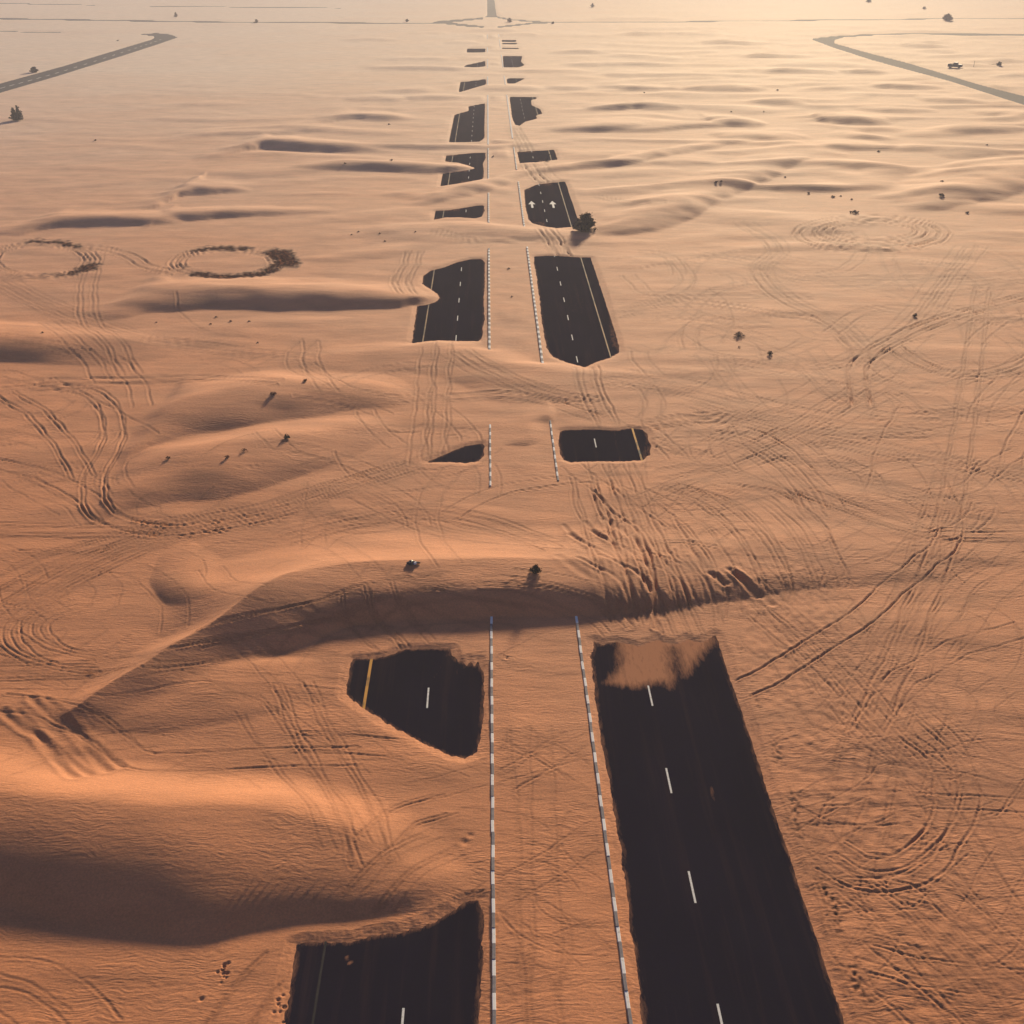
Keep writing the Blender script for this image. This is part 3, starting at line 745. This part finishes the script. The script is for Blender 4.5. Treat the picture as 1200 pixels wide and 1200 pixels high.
# churned dark sand of the doughnut rings
def ringdamp(cx, cy, rx, ry, arcs, inner=.88, amt=1.0):
    P = [(cx + rx * 2.2 * a, cy + ry * 2.6 * b) for a, b in ((-1, -1), (1, -1), (1, 1), (-1, 1))]
    a = np.array(world_poly(P)); b = sub(a[:, 0].min(), a[:, 0].max(), a[:, 1].min(), a[:, 1].max())
    x, y = XX[b], YY[b]
    zc = (y * math.cos(YAW) + x * math.sin(YAW)) * CT + HC * ST
    u = 600 + FPX * (x * math.cos(YAW) - y * math.sin(YAW)) / zc
    v = 600 + FPX * (HC * CT - (y * math.cos(YAW) + x * math.sin(YAW)) * ST) / zc
    an = np.degrees(np.arctan2((v - cy) / ry, (u - cx) / rx)) % 360
    rr = np.hypot((u - cx) / rx, (v - cy) / ry) + .10 * perlin(x / .9, y / .9, 81) + .1 * perlin(x / 3, y / 3, 82)
    out = np.zeros_like(x)
    for c, half, wd in arcs:
        da = np.abs((an - c + 180) % 360 - 180)
        f = sstep(half, half * .75, da)
        out = np.maximum(out, f * sstep(inner - .06, inner + .06, rr) * (1 - sstep(inner + wd - .12, inner + wd, rr)))
    out *= amt
    DARK_SAND[b] = np.maximum(DARK_SAND[b], out)
    Z[b] += out * .08 * perlin(x / .5, y / .5, 83)
ringdamp(266, 308, 60, 16, [(262, 40, .38), (345, 38, .62), (80, 62, .42), (30, 30, .35), (160, 14, .16)])
ringdamp(48, 305, 60, 20, [(285, 38, .32), (35, 30, .30), (75, 20, .18)], inner=.93)
ringdamp(1025, 273, 78, 18, [(85, 45, .25), (130, 20, .3), (270, 40, .12)], inner=.8, amt=.4)
DARK_SAND[sub(-1e4, 1e4, 165, 200)] *= 1.0

def make_grid(name, X, Y, Zg, mat, attrs):
    nr, nc = X.shape
    me = bpy.data.meshes.new(name)
    co = np.stack([X, Y, Zg], -1).reshape(-1, 3).astype(np.float32)
    i = np.arange(nr * nc).reshape(nr, nc)
    q = np.stack([i[:-1, :-1], i[:-1, 1:], i[1:, 1:], i[1:, :-1]], -1).reshape(-1, 4).astype(np.int32)
    n = len(q)
    me.vertices.add(len(co)); me.vertices.foreach_set('co', co.ravel())
    me.loops.add(n * 4); me.loops.foreach_set('vertex_index', q.ravel())
    me.polygons.add(n); me.polygons.foreach_set('loop_start', np.arange(0, n * 4, 4, dtype=np.int32))
    me.update(calc_edges=True)
    me.polygons.foreach_set('use_smooth', np.ones(n, bool))
    for k, v in attrs.items():
        a = me.attributes.new(k, 'FLOAT', 'POINT'); a.data.foreach_set('value', v.reshape(-1).astype(np.float32))
    me.materials.append(mat)
    o = bpy.data.objects.new(name, me); C.objects.link(o)
    return o

sand = make_grid('sand_ground', XX, YY, Z, M_SAND, {'dark_sand': DARK_SAND})
sand['kind'] = 'structure'
sand['label'] = 'orange desert sand with dunes and tyre tracks'
sand['category'] = 'sand'

# ------------------------------------------------------------------ roads
def dust_value(X, Y, blobs):
    out = np.zeros_like(X)
    for poly, soft, st in blobs:
        s = poly_sdf(X, Y, world_poly(poly))
        out = np.maximum(out, st * sstep(soft, -soft, s))
    return out
def edge_dust(X, Y):
    s = np.full(X.shape, -9.0)
    sd = np.full(X.shape, 9.0)
    for P in WP.values():
        a = np.array(P); m = (Y > a[:, 1].min() - 2) & (Y < a[:, 1].max() + 2)
        sd[m] = np.minimum(sd[m], poly_sdf(X[m], Y[m], P))
    return 0.34 * sstep(-0.5, 0.1, sd)
DUST = [([(722,745),(728,775),(720,790),(712,800),(742,806),(762,802),(778,798),(785,806),(789,790),(786,762),(792,760),(800,785),(803,792),(815,775),(835,752),(838,740)], .9, .85),
        ([(700,742),(700,752),(790,756),(838,742)], .3, .8),
        ([(527,758),(526,770),(515,790),(503,800),(519,775),(521,758)], .18, .2),
        ([(540,775),(536,795),(528,830),(531,800),(536,778)], .15, .18),
        ([(831,918),(841,941),(838,941),(828,918)], .05, .45), ([(408,1120),(414,1131),(411,1132),(405,1122)], .05, .7),
        ([(650,340),(690,330),(702,360),(680,375),(655,365)], 2.0, .12), ([(712,360),(724,400),(726,412),(716,405)], .5, .3),
        ([(757,500),(766,530),(752,542),(751,530),(756,515)], .3, .22), ([(695,500),(703,545),(700,545),(692,500)], .2, .18), ([(720,500),(730,545),(726,545),(716,500)], .2, .18),
        ([(640,214),(650,225),(640,262),(625,262),(636,230)], .6, .12)]
def carriageway(name, k, sgn, label):
    e0, e1 = k + sgn * 0.02, k + sgn * OFF_EDGE
    ys = np.concatenate([np.arange(0, 30, 1.0), np.arange(30, 75, .18), np.arange(75, 200, .45), np.arange(200, 700, 5.0)])
    xs = np.linspace(min(e0, e1), max(e0, e1), 52)
    X, Y = np.meshgrid(xs, ys)
    jag = 0.05 * perlin(Y[:, 0] / .5, Y[:, 0] * 0 + k, 91) + .04 * perlin(Y[:, 0] / 2.5, Y[:, 0] * 0 + k, 92)
    X[:, -1 if sgn > 0 else 0] += jag
    o = make_grid(name, X, Y, np.zeros_like(X), M_ASPH, {'dust': np.maximum(dust_value(X, Y, DUST), edge_dust(X, Y))})
    o['kind'] = 'structure'; o['label'] = label; o['category'] = 'road'
    return o
road_r = carriageway('road_right', KR, 1, 'dark two-lane asphalt carriageway with arrows, partly buried in sand')
road_l = carriageway('road_left', KL, -1, 'dark two-lane asphalt carriageway without arrows, partly buried in sand')

def ngon_prism(name, pts, z0, z1, mat, parent=None):
    bm = bmesh.new()
    b = [bm.verts.new((x, y, z0)) for x, y in pts]; t = [bm.verts.new((x, y, z1)) for x, y in pts]
    n = len(pts)
    bm.faces.new(t); bm.faces.new(b[::-1])
    for i in range(n): bm.faces.new((b[i], b[(i + 1) % n], t[(i + 1) % n], t[i]))
    bmesh.ops.recalc_face_normals(bm, faces=bm.faces)
    me = bpy.data.meshes.new(name); bm.to_mesh(me); bm.free()
    me.materials.append(mat)
    o = bpy.data.objects.new(name, me); C.objects.link(o)
    if parent: o.parent = parent
    return o
FAR_LABEL = {'left_bend_road': 'asphalt road with white dashes and a hooked end beyond the dunes', 'right_bend_road': 'sharply bending purple-grey asphalt road beside the dark vehicle',
 'cross_road_left': 'long straight cross road', 'cross_road_right': 'straight cross road beside the brown mound-shaped shrub', 'through_road': 'asphalt road going on beyond the junction',
 'junction_ramp_left': 'curved junction ramp left of the through road', 'junction_ramp_right': 'curved junction ramp right of the through road', 'side_road': 'short thin road stub', 'distant_road': 'thin distant road', 'distant_road_end': 'thin distant road end'}
for i, (k, P) in enumerate(WF.items()):
    c = np.mean(np.array(P), 0)
    o = ngon_prism(k, P, -0.35, -0.012 * (i % 5), M_HAZED_ROAD)
    # widen a little so the sand laps over its edge
    bm = bmesh.new(); bm.from_mesh(o.data)
    bm.normal_update()
    for v in bm.verts:
        nn = Vector((v.normal.x, v.normal.y, 0))
        if nn.length > 1e-4: v.co += nn.normalized() * 0.8
    bm.to_mesh(o.data); bm.free()
    o['kind'] = 'structure'; o['label'] = FAR_LABEL[k]; o['category'] = 'road'

# lane dashes, edge lines, arrows
def sheet(name, pts, mat, parent, z=0.005):
    me = bpy.data.meshes.new(name)
    me.from_pydata([(x, y, z) for x, y in pts], [], [list(range(len(pts)))])
    me.materials.append(mat)
    o = bpy.data.objects.new(name, me); C.objects.link(o); o.parent = parent
    return o
def shown(x, y):
    return sample(Z, np.array([x]), np.array([y]))[0] < 0.02
dash_me = None
Y_DASH = float(unproj([760], [803.5])[1][0])
for road, k, sgn in ((road_r, KR, 1), (road_l, KL, -1)):
    xd = k + sgn * OFF_DASH
    for n in range(-8, 60):
        yb = Y_DASH + n * 8.29
        if yb < 6 or not (shown(xd, yb) or shown(xd, yb - 1.1) or shown(xd, yb - 2.2)): continue
        if dash_me is None:
            o = sheet('lane_dash', [(-.05, -2.2), (.05, -2.2), (.05, 0), (-.05, 0)], M_WHITE, road)
            dash_me = o.data
        else:
            o = bpy.data.objects.new('lane_dash', dash_me); C.objects.link(o); o.parent = road
        o.location = (xd, yb, 0)
# yellow edge line of each carriageway
for road, k, sgn in ((road_r, KR, 1), (road_l, KL, -1)):
    xd = k + sgn * OFF_YEL
    P = [p for p in WP.items() if p[0][0] == ('R' if sgn > 0 else 'L')]
    for nm, pl in P:
        a = np.array(pl)
        y0, y1 = a[:, 1].min() - .5, a[:, 1].max() + .5
        if y0 > 420 or nm in ('R1', 'L1'): continue
        if not any(shown(xd, yy) for yy in np.linspace(y0, y1, 12)): continue
        hw = .085 if y1 < 115 else .07
        sheet('edge_line', [(xd - hw, y0), (xd + hw, y0), (xd + hw, y1), (xd - hw, y1)], M_YELLOW if y1 < 115 else M_YELLOW_OLD, road)
M_FAINT = worn_paint('almost_gone_edge_paint', (0.035, 0.032, 0.034), (0.016, 0.015, 0.018), 0.5, 0.75, 1.5, (1, 0.3, 1))
sheet('edge_line', [(KL - OFF_YEL - .05, 4), (KL - OFF_YEL + .05, 4), (KL - OFF_YEL + .05, 50), (KL - OFF_YEL - .05, 50)], M_FAINT, road_l)
for px in (624, 649):
    x, y = unproj([px], [243.5]); x, y = float(x[0]), float(y[0])
    S = 1.1
    sheet('lane_arrow', [(x + a * S, y + b * 1.0) for a, b in ((-.16, 0), (.16, 0), (.16, 3.2), (.55, 3.2), (0, 6.2), (-.55, 3.2), (-.16, 3.2))], M_WHITE, road_r)
# dashes on the far left road
lb = bpy.data.objects['left_bend_road']
cl = [(-5,105),(70,84.5),(146,60.5),(190,46)]
a = catmull(cl, 14); x, y = unproj(a[:, 0], a[:, 1])
for i in range(1, len(x) - 1, 2):
    dx, dy = x[i + 1] - x[i], y[i + 1] - y[i]; L = math.hypot(dx, dy); dx /= L; dy /= L
    sheet('lane_dash', [(x[i] - dy * .18, y[i] + dx * .18), (x[i] + dy * .18, y[i] - dx * .18), (x[i] + dy * .18 + dx * 4, y[i] - dx * .18 + dy * 4), (x[i] - dy * .18 + dx * 4, y[i] + dx * .18 + dy * 4)], M_WHITE, lb)

# ------------------------------------------------------------------ kerb stones
def stone_mesh(name, mat, L=0.93):
    bm = bmesh.new()
    bmesh.ops.create_cube(bm, size=1.0)
    for v in bm.verts: v.co = Vector((v.co.x * .16, v.co.y * L, v.co.z * .36))
    bmesh.ops.bevel(bm, geom=[e for e in bm.edges if abs(e.verts[0].co.x - e.verts[1].co.x) < 1e-5 and e.verts[0].co.z > 0 and e.verts[1].co.z > 0], offset=.018, segments=1, affect='EDGES')
    me = bpy.data.meshes.new(name); bm.to_mesh(me); bm.free(); me.materials.append(mat)
    return me
SW, SB = stone_mesh('white_kerb_stone', M_KWHITE), stone_mesh('black_kerb_stone', M_KBLACK)
KP = 0.96
W0 = float(unproj([578], [1177])[1][0])
def kerb(name, k, spans, label):
    root = bpy.data.objects.new(name, None); C.objects.link(root); root.location = (k, 36, 0)
    root['kind'] = 'structure'; root['label'] = label; root['category'] = 'kerb'
    far_v, far_f = [], []
    for y0, y1 in spans:
        n0 = math.floor((y0 - W0) / KP) - 1; n1 = math.ceil((y1 - W0) / KP) + 1
        for n in range(n0, n1 + 1):
            y = W0 + n * KP
            if y < 3: continue
            if y < 284:
                o = bpy.data.objects.new('kerb_stone', SW if n % 2 == 0 else SB); C.objects.link(o)
                o.parent = root
                if y > 120: o.scale = (1.6, 1, 1.25)
                o.location = (random.uniform(-.012, .012), y - 36, random.uniform(-.012, .012) - .01)
                o.rotation_euler = (random.uniform(-.01, .01), random.uniform(-.02, .02), random.uniform(-.012, .012))
            elif n % 2 == 0:
                b = len(far_v); zt = .18
                for zz in (-.2, zt):
                    for sx, sy in ((-.17, -.8), (.17, -.8), (.17, .8), (-.17, .8)): far_v.append((sx, y - 36 + sy * .9, zz))
                far_f += [[b + 4, b + 5, b + 6, b + 7], [b, b + 1, b + 5, b + 4], [b + 1, b + 2, b + 6, b + 5], [b + 2, b + 3, b + 7, b + 6], [b + 3, b, b + 4, b + 7]]
    me = bpy.data.meshes.new('far_kerb_stones'); me.from_pydata(far_v, [], far_f); me.materials.append(M_KWHITE)
    o = bpy.data.objects.new('far_kerb_stones', me); C.objects.link(o); o.parent = root; o['kind'] = 'stuff'
    return root
kerb('kerb_left', KL, SPL, 'black and white kerb along the carriageway without arrows')
kerb('kerb_right', KR, SPR, 'black and white kerb along the carriageway with arrows')

# ------------------------------------------------------------------ plants
def shrub_meshes(wid, hei, n_br, n_leaf, seed, leaf, spiky=0.5):
    rnd = random.Random(seed)
    v, f = [], []
    lv, lf = [], []
    tips = []
    for i in range(n_br):
        az = rnd.uniform(0, 2 * math.pi); lean = rnd.uniform(.05, 1.0) ** .8
        L = (hei * (1 - lean * .45) * rnd.uniform(.75, 1.08)) if lean < .6 else wid * .5 * rnd.uniform(.75, 1.1)
        ex = math.cos(az) * wid * .5 * lean; ey = math.sin(az) * wid * .5 * lean
        ez = max(.12 * hei, hei * (1 - lean ** 2 * .85) * rnd.uniform(.7, 1.05))
        r0 = .02 * hei; pts = []
        for s in range(4):
            t = s / 3
            pts.append(Vector((ex * t ** .9 + rnd.uniform(-.03, .03) * wid, ey * t ** .9 + rnd.uniform(-.03, .03) * wid, ez * t ** 1.15 - (.05 * hei if s == 0 else 0))))
        for s, p in enumerate(pts):
            r = r0 * (1 - .8 * s / 3)
            for k in range(3):
                a = 2 * math.pi * k / 3
                v.append(p + Vector((math.cos(a) * r, math.sin(a) * r, 0)))
        b = len(v) - 12
        for s in range(3):
            for k in range(3):
                f.append([b + s * 3 + k, b + s * 3 + (k + 1) % 3, b + s * 3 + 3 + (k + 1) % 3, b + s * 3 + 3 + k])
        tips.append(pts)
    for i in range(n_leaf):
        pts = rnd.choice(tips)
        t = 1 - rnd.random() ** (1.5 + spiky) * .95
        s = min(2, int(t * 3)); q = t * 3 - s
        p = pts[s].lerp(pts[s + 1], min(q, 1.0))
        sp = .07 * wid * (1.15 - .6 * t)
        p = p + Vector((rnd.gauss(0, sp), rnd.gauss(0, sp), rnd.gauss(0, sp * .7)))
        p.z = max(p.z, .03 * hei)
        d = (pts[3] - pts[0]).normalized() + Vector((rnd.uniform(-.9, .9), rnd.uniform(-.9, .9), rnd.uniform(-.5, .9)))
        d.normalize(); sd = d.cross(Vector((rnd.uniform(-1, 1), rnd.uniform(-1, 1), rnd.uniform(-1, 1)))).normalized()
        L = leaf * rnd.uniform(.6, 1.3); W = L * .32
        b = len(lv)
        lv += [p, p + d * L * .5 + sd * W, p + d * L, p + d * L * .5 - sd * W]; lf.append([b, b + 1, b + 2, b + 3])
    return v, f, lv, lf

def mesh_obj(name, v, f, mat, parent, smooth=False):
    me = bpy.data.meshes.new(name); me.from_pydata([tuple(p) for p in v], [], f); me.materials.append(mat)
    o = bpy.data.objects.new(name, me); C.objects.link(o); o.parent = parent
    return o

def shrub(px, py, wid, hei, label, seed, mat=None, n_br=26, n_leaf=900, leaf=.16, spiky=.5, group=None, cat='shrub', name='desert_shrub'):
    x, y, z = onground(px, py, Z)
    r = bpy.data.objects.new(name, None); C.objects.link(r)
    r.location = (x[0], y[0], z[0] - .01 * hei)
    r['label'] = label; r['category'] = cat
    if group: r['group'] = group
    v, f, lv, lf = shrub_meshes(wid, hei, n_br, n_leaf, seed, leaf, spiky)
    mesh_obj('branches', v, f, M_TWIG, r); mesh_obj('foliage', lv, lf, mat or M_LEAF, r)
    return r

shrub(686, 270, 3.5, 2.5, 'large round dark bush at the edge of the arrow-marked road patch', 1, n_br=70, n_leaf=5200, leaf=.22)
shrub(20, 141, 3.2, 3.4, 'dark spiky bush with upright shoots on the open flat near the hooked road', 2, n_br=30, n_leaf=2600, leaf=.3, spiky=.1)
shrub(40, 85, 3.0, 1.9, 'low dark bush right beside the road with white dashes', 3, n_br=30, n_leaf=2200, leaf=.3)
shrub(627, 672, .85, .5, 'small dark leafy shrub on the big dune beside the tyre ruts', 4, n_br=22, n_leaf=900, leaf=.09)
shrub(336, 514, .55, .34, 'small dense round dark tuft near the end of a low dune crest', 5, n_br=24, n_leaf=700, leaf=.07)
shrub(320, 463, .75, .3, 'twiggy brown tuft on the mound crest', 6, M_RUST, 18, 350, .08)
shrub(358, 448, .6, .2, 'flat brown tuft behind the twiggy tuft on the mound', 7, M_RUST, 16, 260, .07)
shrub(197, 538, .4, .2, 'tiny dark tuft at the low end of the dune', 8, None, 14, 200, .07)
shrub(266, 537, .5, .2, 'small brown tuft on the dune flank below the rust tuft', 9, M_RUST, 14, 200, .07)
shrub(286, 529, .7, .2, 'sparse rust-coloured tuft on the sunlit dune flank', 10, M_RUST, 16, 130, .07)
shrub(866, 394, 1.25, .45, 'grey-brown matted shrub on the tracked flat', 11, M_TWIG, 40, 420, .10)
shrub(902, 416, .6, .42, 'small dark tuft with one tall bare stalk', 12, None, 18, 350, .09)
shrub(866, 407, .35, .16, 'tiny tuft beside the grey-brown matted shrub', 13, M_RUST, 10, 80, .06)
shrub(1072, 371, .55, .4, 'lone small dark tuft inside the curving tracks', 14, None, 18, 300, .09)
shrub(1110, 24, 6.2, 3.3, 'brown mound-shaped shrub standing by the far cross road', 15, M_RUST, 60, 2600, .5)
shrub(206, 20, 2.0, 3.0, 'narrow brown shrub just behind the cross road', 16, M_RUST, 18, 700, .4, .1)
shrub(300.5, 27, 2.6, 1.8, 'round brown shrub growing in the cross road edge', 17, M_RUST, 20, 800, .35)
shrub(597, 26, 2.6, 2.2, 'brown shrub inside the junction triangle', 18, M_RUST, 20, 800, .35)
shrub(477, 25.5, 2.0, 1.3, 'dark low shrub by the cross road before the junction', 19, None, 20, 600, .35)
shrub(648, 28, 1.5, 1.1, 'small dark shrub past the end of the junction ramp', 20, None, 16, 400, .3)
shrub(694, 8.5, 3.2, 2.4, 'brown shrub alone on the flat beyond the junction', 21, M_RUST, 20, 800, .4)
shrub(1018, 2.5, 4.0, 3.0, 'rust-coloured shrub on the far flat under the sun glow', 22, M_RUST, 24, 900, .45)
shrub(1083, 10.5, 2.2, 1.6, 'small brown shrub behind the mound-shaped shrub', 23, M_RUST, 18, 500, .35)
TUFTS = {
 'tiny dry tuft on the sand below the hourglass-shaped road patch': [(420,272,.45),(445,274,.45),(412,275,.35),(487,272,.4),(451,283,.45)],
 'tiny dry tuft on the lee of the dune that cuts into a road patch': [(459,190,.9),(404,192,.7)],
 'tiny dry tuft on the bright ridge rising behind the round bush': [(840,214,.9),(845,213,.7),(920,208,.6)],
 'tiny dry tuft just beyond the wide tyre-track ring': [(947,227,.8),(976,231,.9),(985,230,.5),(998,234,.6),(1104,213,.7)],
 'fuller dark tuft at the foot of the ridge beyond the wide track ring': [(1103,230,1.3)],
 'flat dark tuft on the rim of the wide tyre-track ring': [(1002,250,1.6)],
 'tiny dry tuft beside the wide tyre-track ring': [(1134,250,.9)],
 'tiny dry tuft alone on the pale flat near the spiky bush': [(112,165,.9)],
 'tiny dark tuft beyond the middle of the road with white dashes': [(138,48,1.4)],
 'tiny dry tuft on the flat below the long dune under the dark rings': [(253,372,.45),(247,380,.4),(270,377,.5),(292,377,.4),(183,378,.3),(302,402,.35)],
 'tiny dry tuft on the crest of the low dune below the rings': [(50,391,.4)],
 'tiny dry tuft on the sandy median between the kerbs': [(596,315,.45),(600,348,.4)],
 'tiny dark tuft on the median beside the notched road patch': [(578,184,.8)],
 'tiny dry tuft among the small dunes beyond the carriageway': [(911,106,1.1),(456,146,.7),(755,109,.8),(857,131,.6),(895,131,.6),(1030,178,.9),(1157,170,.6)],
}
i = 0
for lab, spots in TUFTS.items():
    for px, py, w_ in spots:
        w_ *= .8
        shrub(px, py, w_, w_ * .35, lab, 40 + i, M_TWIG if i % 3 else None, 12, 110, .1 * w_ / .5, group='tiny dry tufts on the sand', name='dry_tuft'); i += 1

# ------------------------------------------------------------------ vehicle, litter, post
def box(bm, x0, x1, y0, y1, z0, z1, taper=0.0):
    vs_ = []
    for z, t in ((z0, 0), (z1, taper)):
        for x, y in ((x0 + t, y0 + t * .5), (x1 - t, y0 + t * .5), (x1 - t, y1 - t * .5), (x0 + t, y1 - t * .5)): vs_.append(bm.verts.new((x, y, z)))
    for q in ((3, 2, 1, 0), (4, 5, 6, 7), (0, 1, 5, 4), (1, 2, 6, 5), (2, 3, 7, 6), (3, 0, 4, 7)): bm.faces.new([vs_[i] for i in q])
def bm_obj(name, bm, mat, parent, bevel=0):
    if bevel: bmesh.ops.bevel(bm, geom=list(bm.edges), offset=bevel, segments=2, affect='EDGES')
    bmesh.ops.recalc_face_normals(bm, faces=bm.faces)
    me = bpy.data.meshes.new(name); bm.to_mesh(me); bm.free(); me.materials.append(mat)
    o = bpy.data.objects.new(name, me); C.objects.link(o)
    if parent: o.parent = parent
    return o
def vehicle(px, py, rz, label):
    x, y, z = onground(px, py, Z)
    r = bpy.data.objects.new('pickup_truck', None); C.objects.link(r); r.location = (x[0], y[0], z[0]); r.rotation_euler = (0, 0, rz)
    r['label'] = label; r['category'] = 'truck'
    bm = bmesh.new(); box(bm, -2.45, 2.4, -.9, .9, .3, 1.05); bm_obj('body', bm, M_CARB, r, .06)
    bm = bmesh.new(); box(bm, .95, 2.3, -.85, .85, 1.05, 1.2, .06); bm_obj('bonnet', bm, M_CARB, r, .03)
    bm = bmesh.new(); box(bm, -.75, 1.1, -.82, .82, 1.05, 1.85, .28); cab = bm_obj('cabin', bm, M_CARB, r, .05)
    for s in (-1, 1):
        bm = bmesh.new(); box(bm, -.45, .72, s * .74 - .02, s * .74 + .02, 1.2, 1.66, .08); bm_obj('side_window', bm, M_GLASS, cab)
    bm = bmesh.new()
    q = [bm.verts.new(p) for p in ((1.06, -.66, 1.16), (1.06, .66, 1.16), (.90, .6, 1.68), (.90, -.6, 1.68))]; bm.faces.new(q); bm_obj('windscreen', bm, M_GLASS, cab)
    for s in (-1, 1):
        bm = bmesh.new(); box(bm, -2.42, -.8, s * .84 - .05, s * .84 + .05, 1.05, 1.3); bm_obj('bed_side', bm, M_CARB, r)
    bm = bmesh.new(); box(bm, -2.45, -2.36, -.8, .8, 1.05, 1.3); bm_obj('tailgate', bm, M_CARB, r)
    bm = bmesh.new(); box(bm, 2.4, 2.55, -.88, .88, .5, .72); bm_obj('bumper', bm, M_METAL, r)
    for sx in (-1.55, 1.5):
        for s in (-1, 1):
            bm = bmesh.new(); bmesh.ops.create_cone(bm, cap_ends=True, segments=20, radius1=.42, radius2=.42, depth=.28)
            w_ = bm_obj('wheel', bm, M_RUBBER, r); w_.location = (sx, s * .86, .42); w_.rotation_euler = (math.pi / 2, 0, 0)
            bm = bmesh.new(); bmesh.ops.create_cone(bm, cap_ends=True, segments=14, radius1=.24, radius2=.2, depth=.3)
            rm = bm_obj('rim', bm, M_METAL, w_)
    for s in (-1, 1):
        bm = bmesh.new(); box(bm, 2.39, 2.43, s * .68 - .14, s * .68 + .14, .8, .96); bm_obj('headlight', bm, M_GLASS, r)
    return r
vehicle(1119, 79.5, math.radians(-28), 'dark open-bed pickup truck parked on the sand beyond the bending road')
shrub(1171, 76.5, 1.9, .95, 'low dark shrub beyond the bending road with a bare branch lying beside it', 30, None, 24, 900, .3)
x, y, z = onground(1164, 76, Z)
bm = bmesh.new()
prev = None
for i in range(7):
    t = i / 6; ring = []
    for k in range(6):
        a_ = k * math.pi / 3; rr = .09 * (1 - .6 * t)
        ring.append(bm.verts.new((1.2 - 2.9 * t, .25 * math.sin(t * 5) + rr * math.cos(a_), .1 + .08 * math.sin(t * 7) + rr * math.sin(a_))))
    if prev:
        for k in range(6): bm.faces.new((prev[k], prev[(k + 1) % 6], ring[(k + 1) % 6], ring[k]))
    else: bm.faces.new(ring)
    prev = ring
bm.faces.new(prev)
o = bm_obj('fallen_branch', bm, M_TWIG, None); o.location = (x[0], y[0], z[0]); o['label'] = 'thin bare branch lying beside the low dark shrub'; o['category'] = 'branch'
x, y, z = onground(1141, 78, Z)
bm = bmesh.new(); bmesh.ops.create_cone(bm, cap_ends=True, segments=8, radius1=.07, radius2=.05, depth=2.0)
for v in bm.verts: v.co.z += .9; v.co.x += .05 * v.co.z
r = bpy.data.objects.new('marker_post', None); C.objects.link(r); r.location = (x[0], y[0], z[0]); r['label'] = 'thin leaning post in the sand between the truck and a shrub'; r['category'] = 'post'
bm_obj('shaft', bm, M_POST, r)
bm = bmesh.new(); box(bm, .03, .17, -.07, .07, 1.72, 1.9, .01); bm_obj('cap', bm, M_RUBBER, r)

def crumple(name, sx, sy, sz, mat, seed, parent=None):
    rnd = random.Random(seed)
    bm = bmesh.new(); bmesh.ops.create_icosphere(bm, subdivisions=3, radius=1.0)
    for v in bm.verts:
        n = v.co.normalized()
        k = 1 + .22 * math.sin(5.3 * n.x + seed) * math.cos(4.1 * n.y + 1.3 * seed) + .12 * math.sin(11 * n.z + 7 * n.x) + rnd.uniform(-.09, .09)
        v.co = Vector((n.x * sx * k, n.y * sy * k, max(n.z * sz * k, -.35 * sz)))
    return bm_obj(name, bm, mat, parent)
x, y, z = onground(484, 662, Z)
r = bpy.data.objects.new('litter_bag', None); C.objects.link(r); r.location = (x[0], y[0], z[0]); r['label'] = 'crumpled black and white plastic litter on the big dune crest'; r['category'] = 'litter'
o = crumple('bag', .34, .22, .17, M_BAG, 3, r); o.location = (-.05, 0, .07)
o = crumple('white_scrap', .13, .12, .11, M_PAPER, 5, r); o.location = (.16, -.12, .1)
o = crumple('torn_flap', .16, .1, .07, M_TWIG, 8, r); o.location = (.36, .05, .06)
for i, (px, py, h, lab) in enumerate([(643.3, 185, .8, 'upright black scrap of tyre standing on the sand-dusted road patch'), (641.5, 189, .35, 'flat black scrap of tyre lying at the sandy road edge')]):
    x, y, z = onground(px, py, Z)
    bm = bmesh.new(); rnd = random.Random(9 + i); prev = None
    for k in range(9):
        a_ = -0.9 + 2.0 * k / 8; R_ = .45 if i == 0 else .5
        c = Vector((0, R_ * math.cos(a_) - R_, R_ * math.sin(a_) + (.36 if i == 0 else .0))) if i == 0 else Vector((R_ * math.sin(a_), R_ * math.cos(a_) - .4, .10 + .07 * math.sin(3 * a_)))
        wv_ = .16 * rnd.uniform(.7, 1.2)
        if i == 0: ring = [bm.verts.new(c + Vector(d)) for d in ((-wv_, .02, 0), (wv_, .02, 0), (wv_, -.03, 0), (-wv_, -.03, 0))]
        else: ring = [bm.verts.new(c + Vector(d)) for d in ((0, -.03, -wv_ * .6), (0, -.03, wv_), (0, .03, wv_), (0, .03, -wv_ * .6))]
        if prev:
            for q in range(4): bm.faces.new((prev[q], prev[(q + 1) % 4], ring[(q + 1) % 4], ring[q]))
        else: bm.faces.new(ring)
        prev = ring
    bm.faces.new(prev)
    o = bm_obj('tyre_scrap', bm, M_RUBBER, None); o.location = (x[0], y[0], max(z[0], 0.0) + .02); o['label'] = lab; o['category'] = 'tyre scrap'

# ------------------------------------------------------------------ haze over the whole desert
HZ = True
if HZ:
    xe = float(np.abs(XX).max()) + 50; ye = float(YY.max()) + 50
    bm = bmesh.new(); box(bm, -xe, xe, -180, ye, -3.0, 48.0)
    m = bpy.data.materials.new('desert_haze'); m.use_nodes = True; nt = m.node_tree; nt.nodes.clear()
    out = nt.nodes.new('ShaderNodeOutputMaterial'); pv = nt.nodes.new('ShaderNodeVolumePrincipled')
    pv.inputs['Color'].default_value = (0.92, 0.90, 1.0, 1); pv.inputs['Density'].default_value = 0.0005; pv.inputs['Anisotropy'].default_value = 0.0
    nt.links.new(pv.outputs[0], out.inputs['Volume'])
    o = bm_obj('haze', bm, m, None); o['kind'] = 'stuff'; o['label'] = 'pale warm haze over the desert'; o['category'] = 'haze'
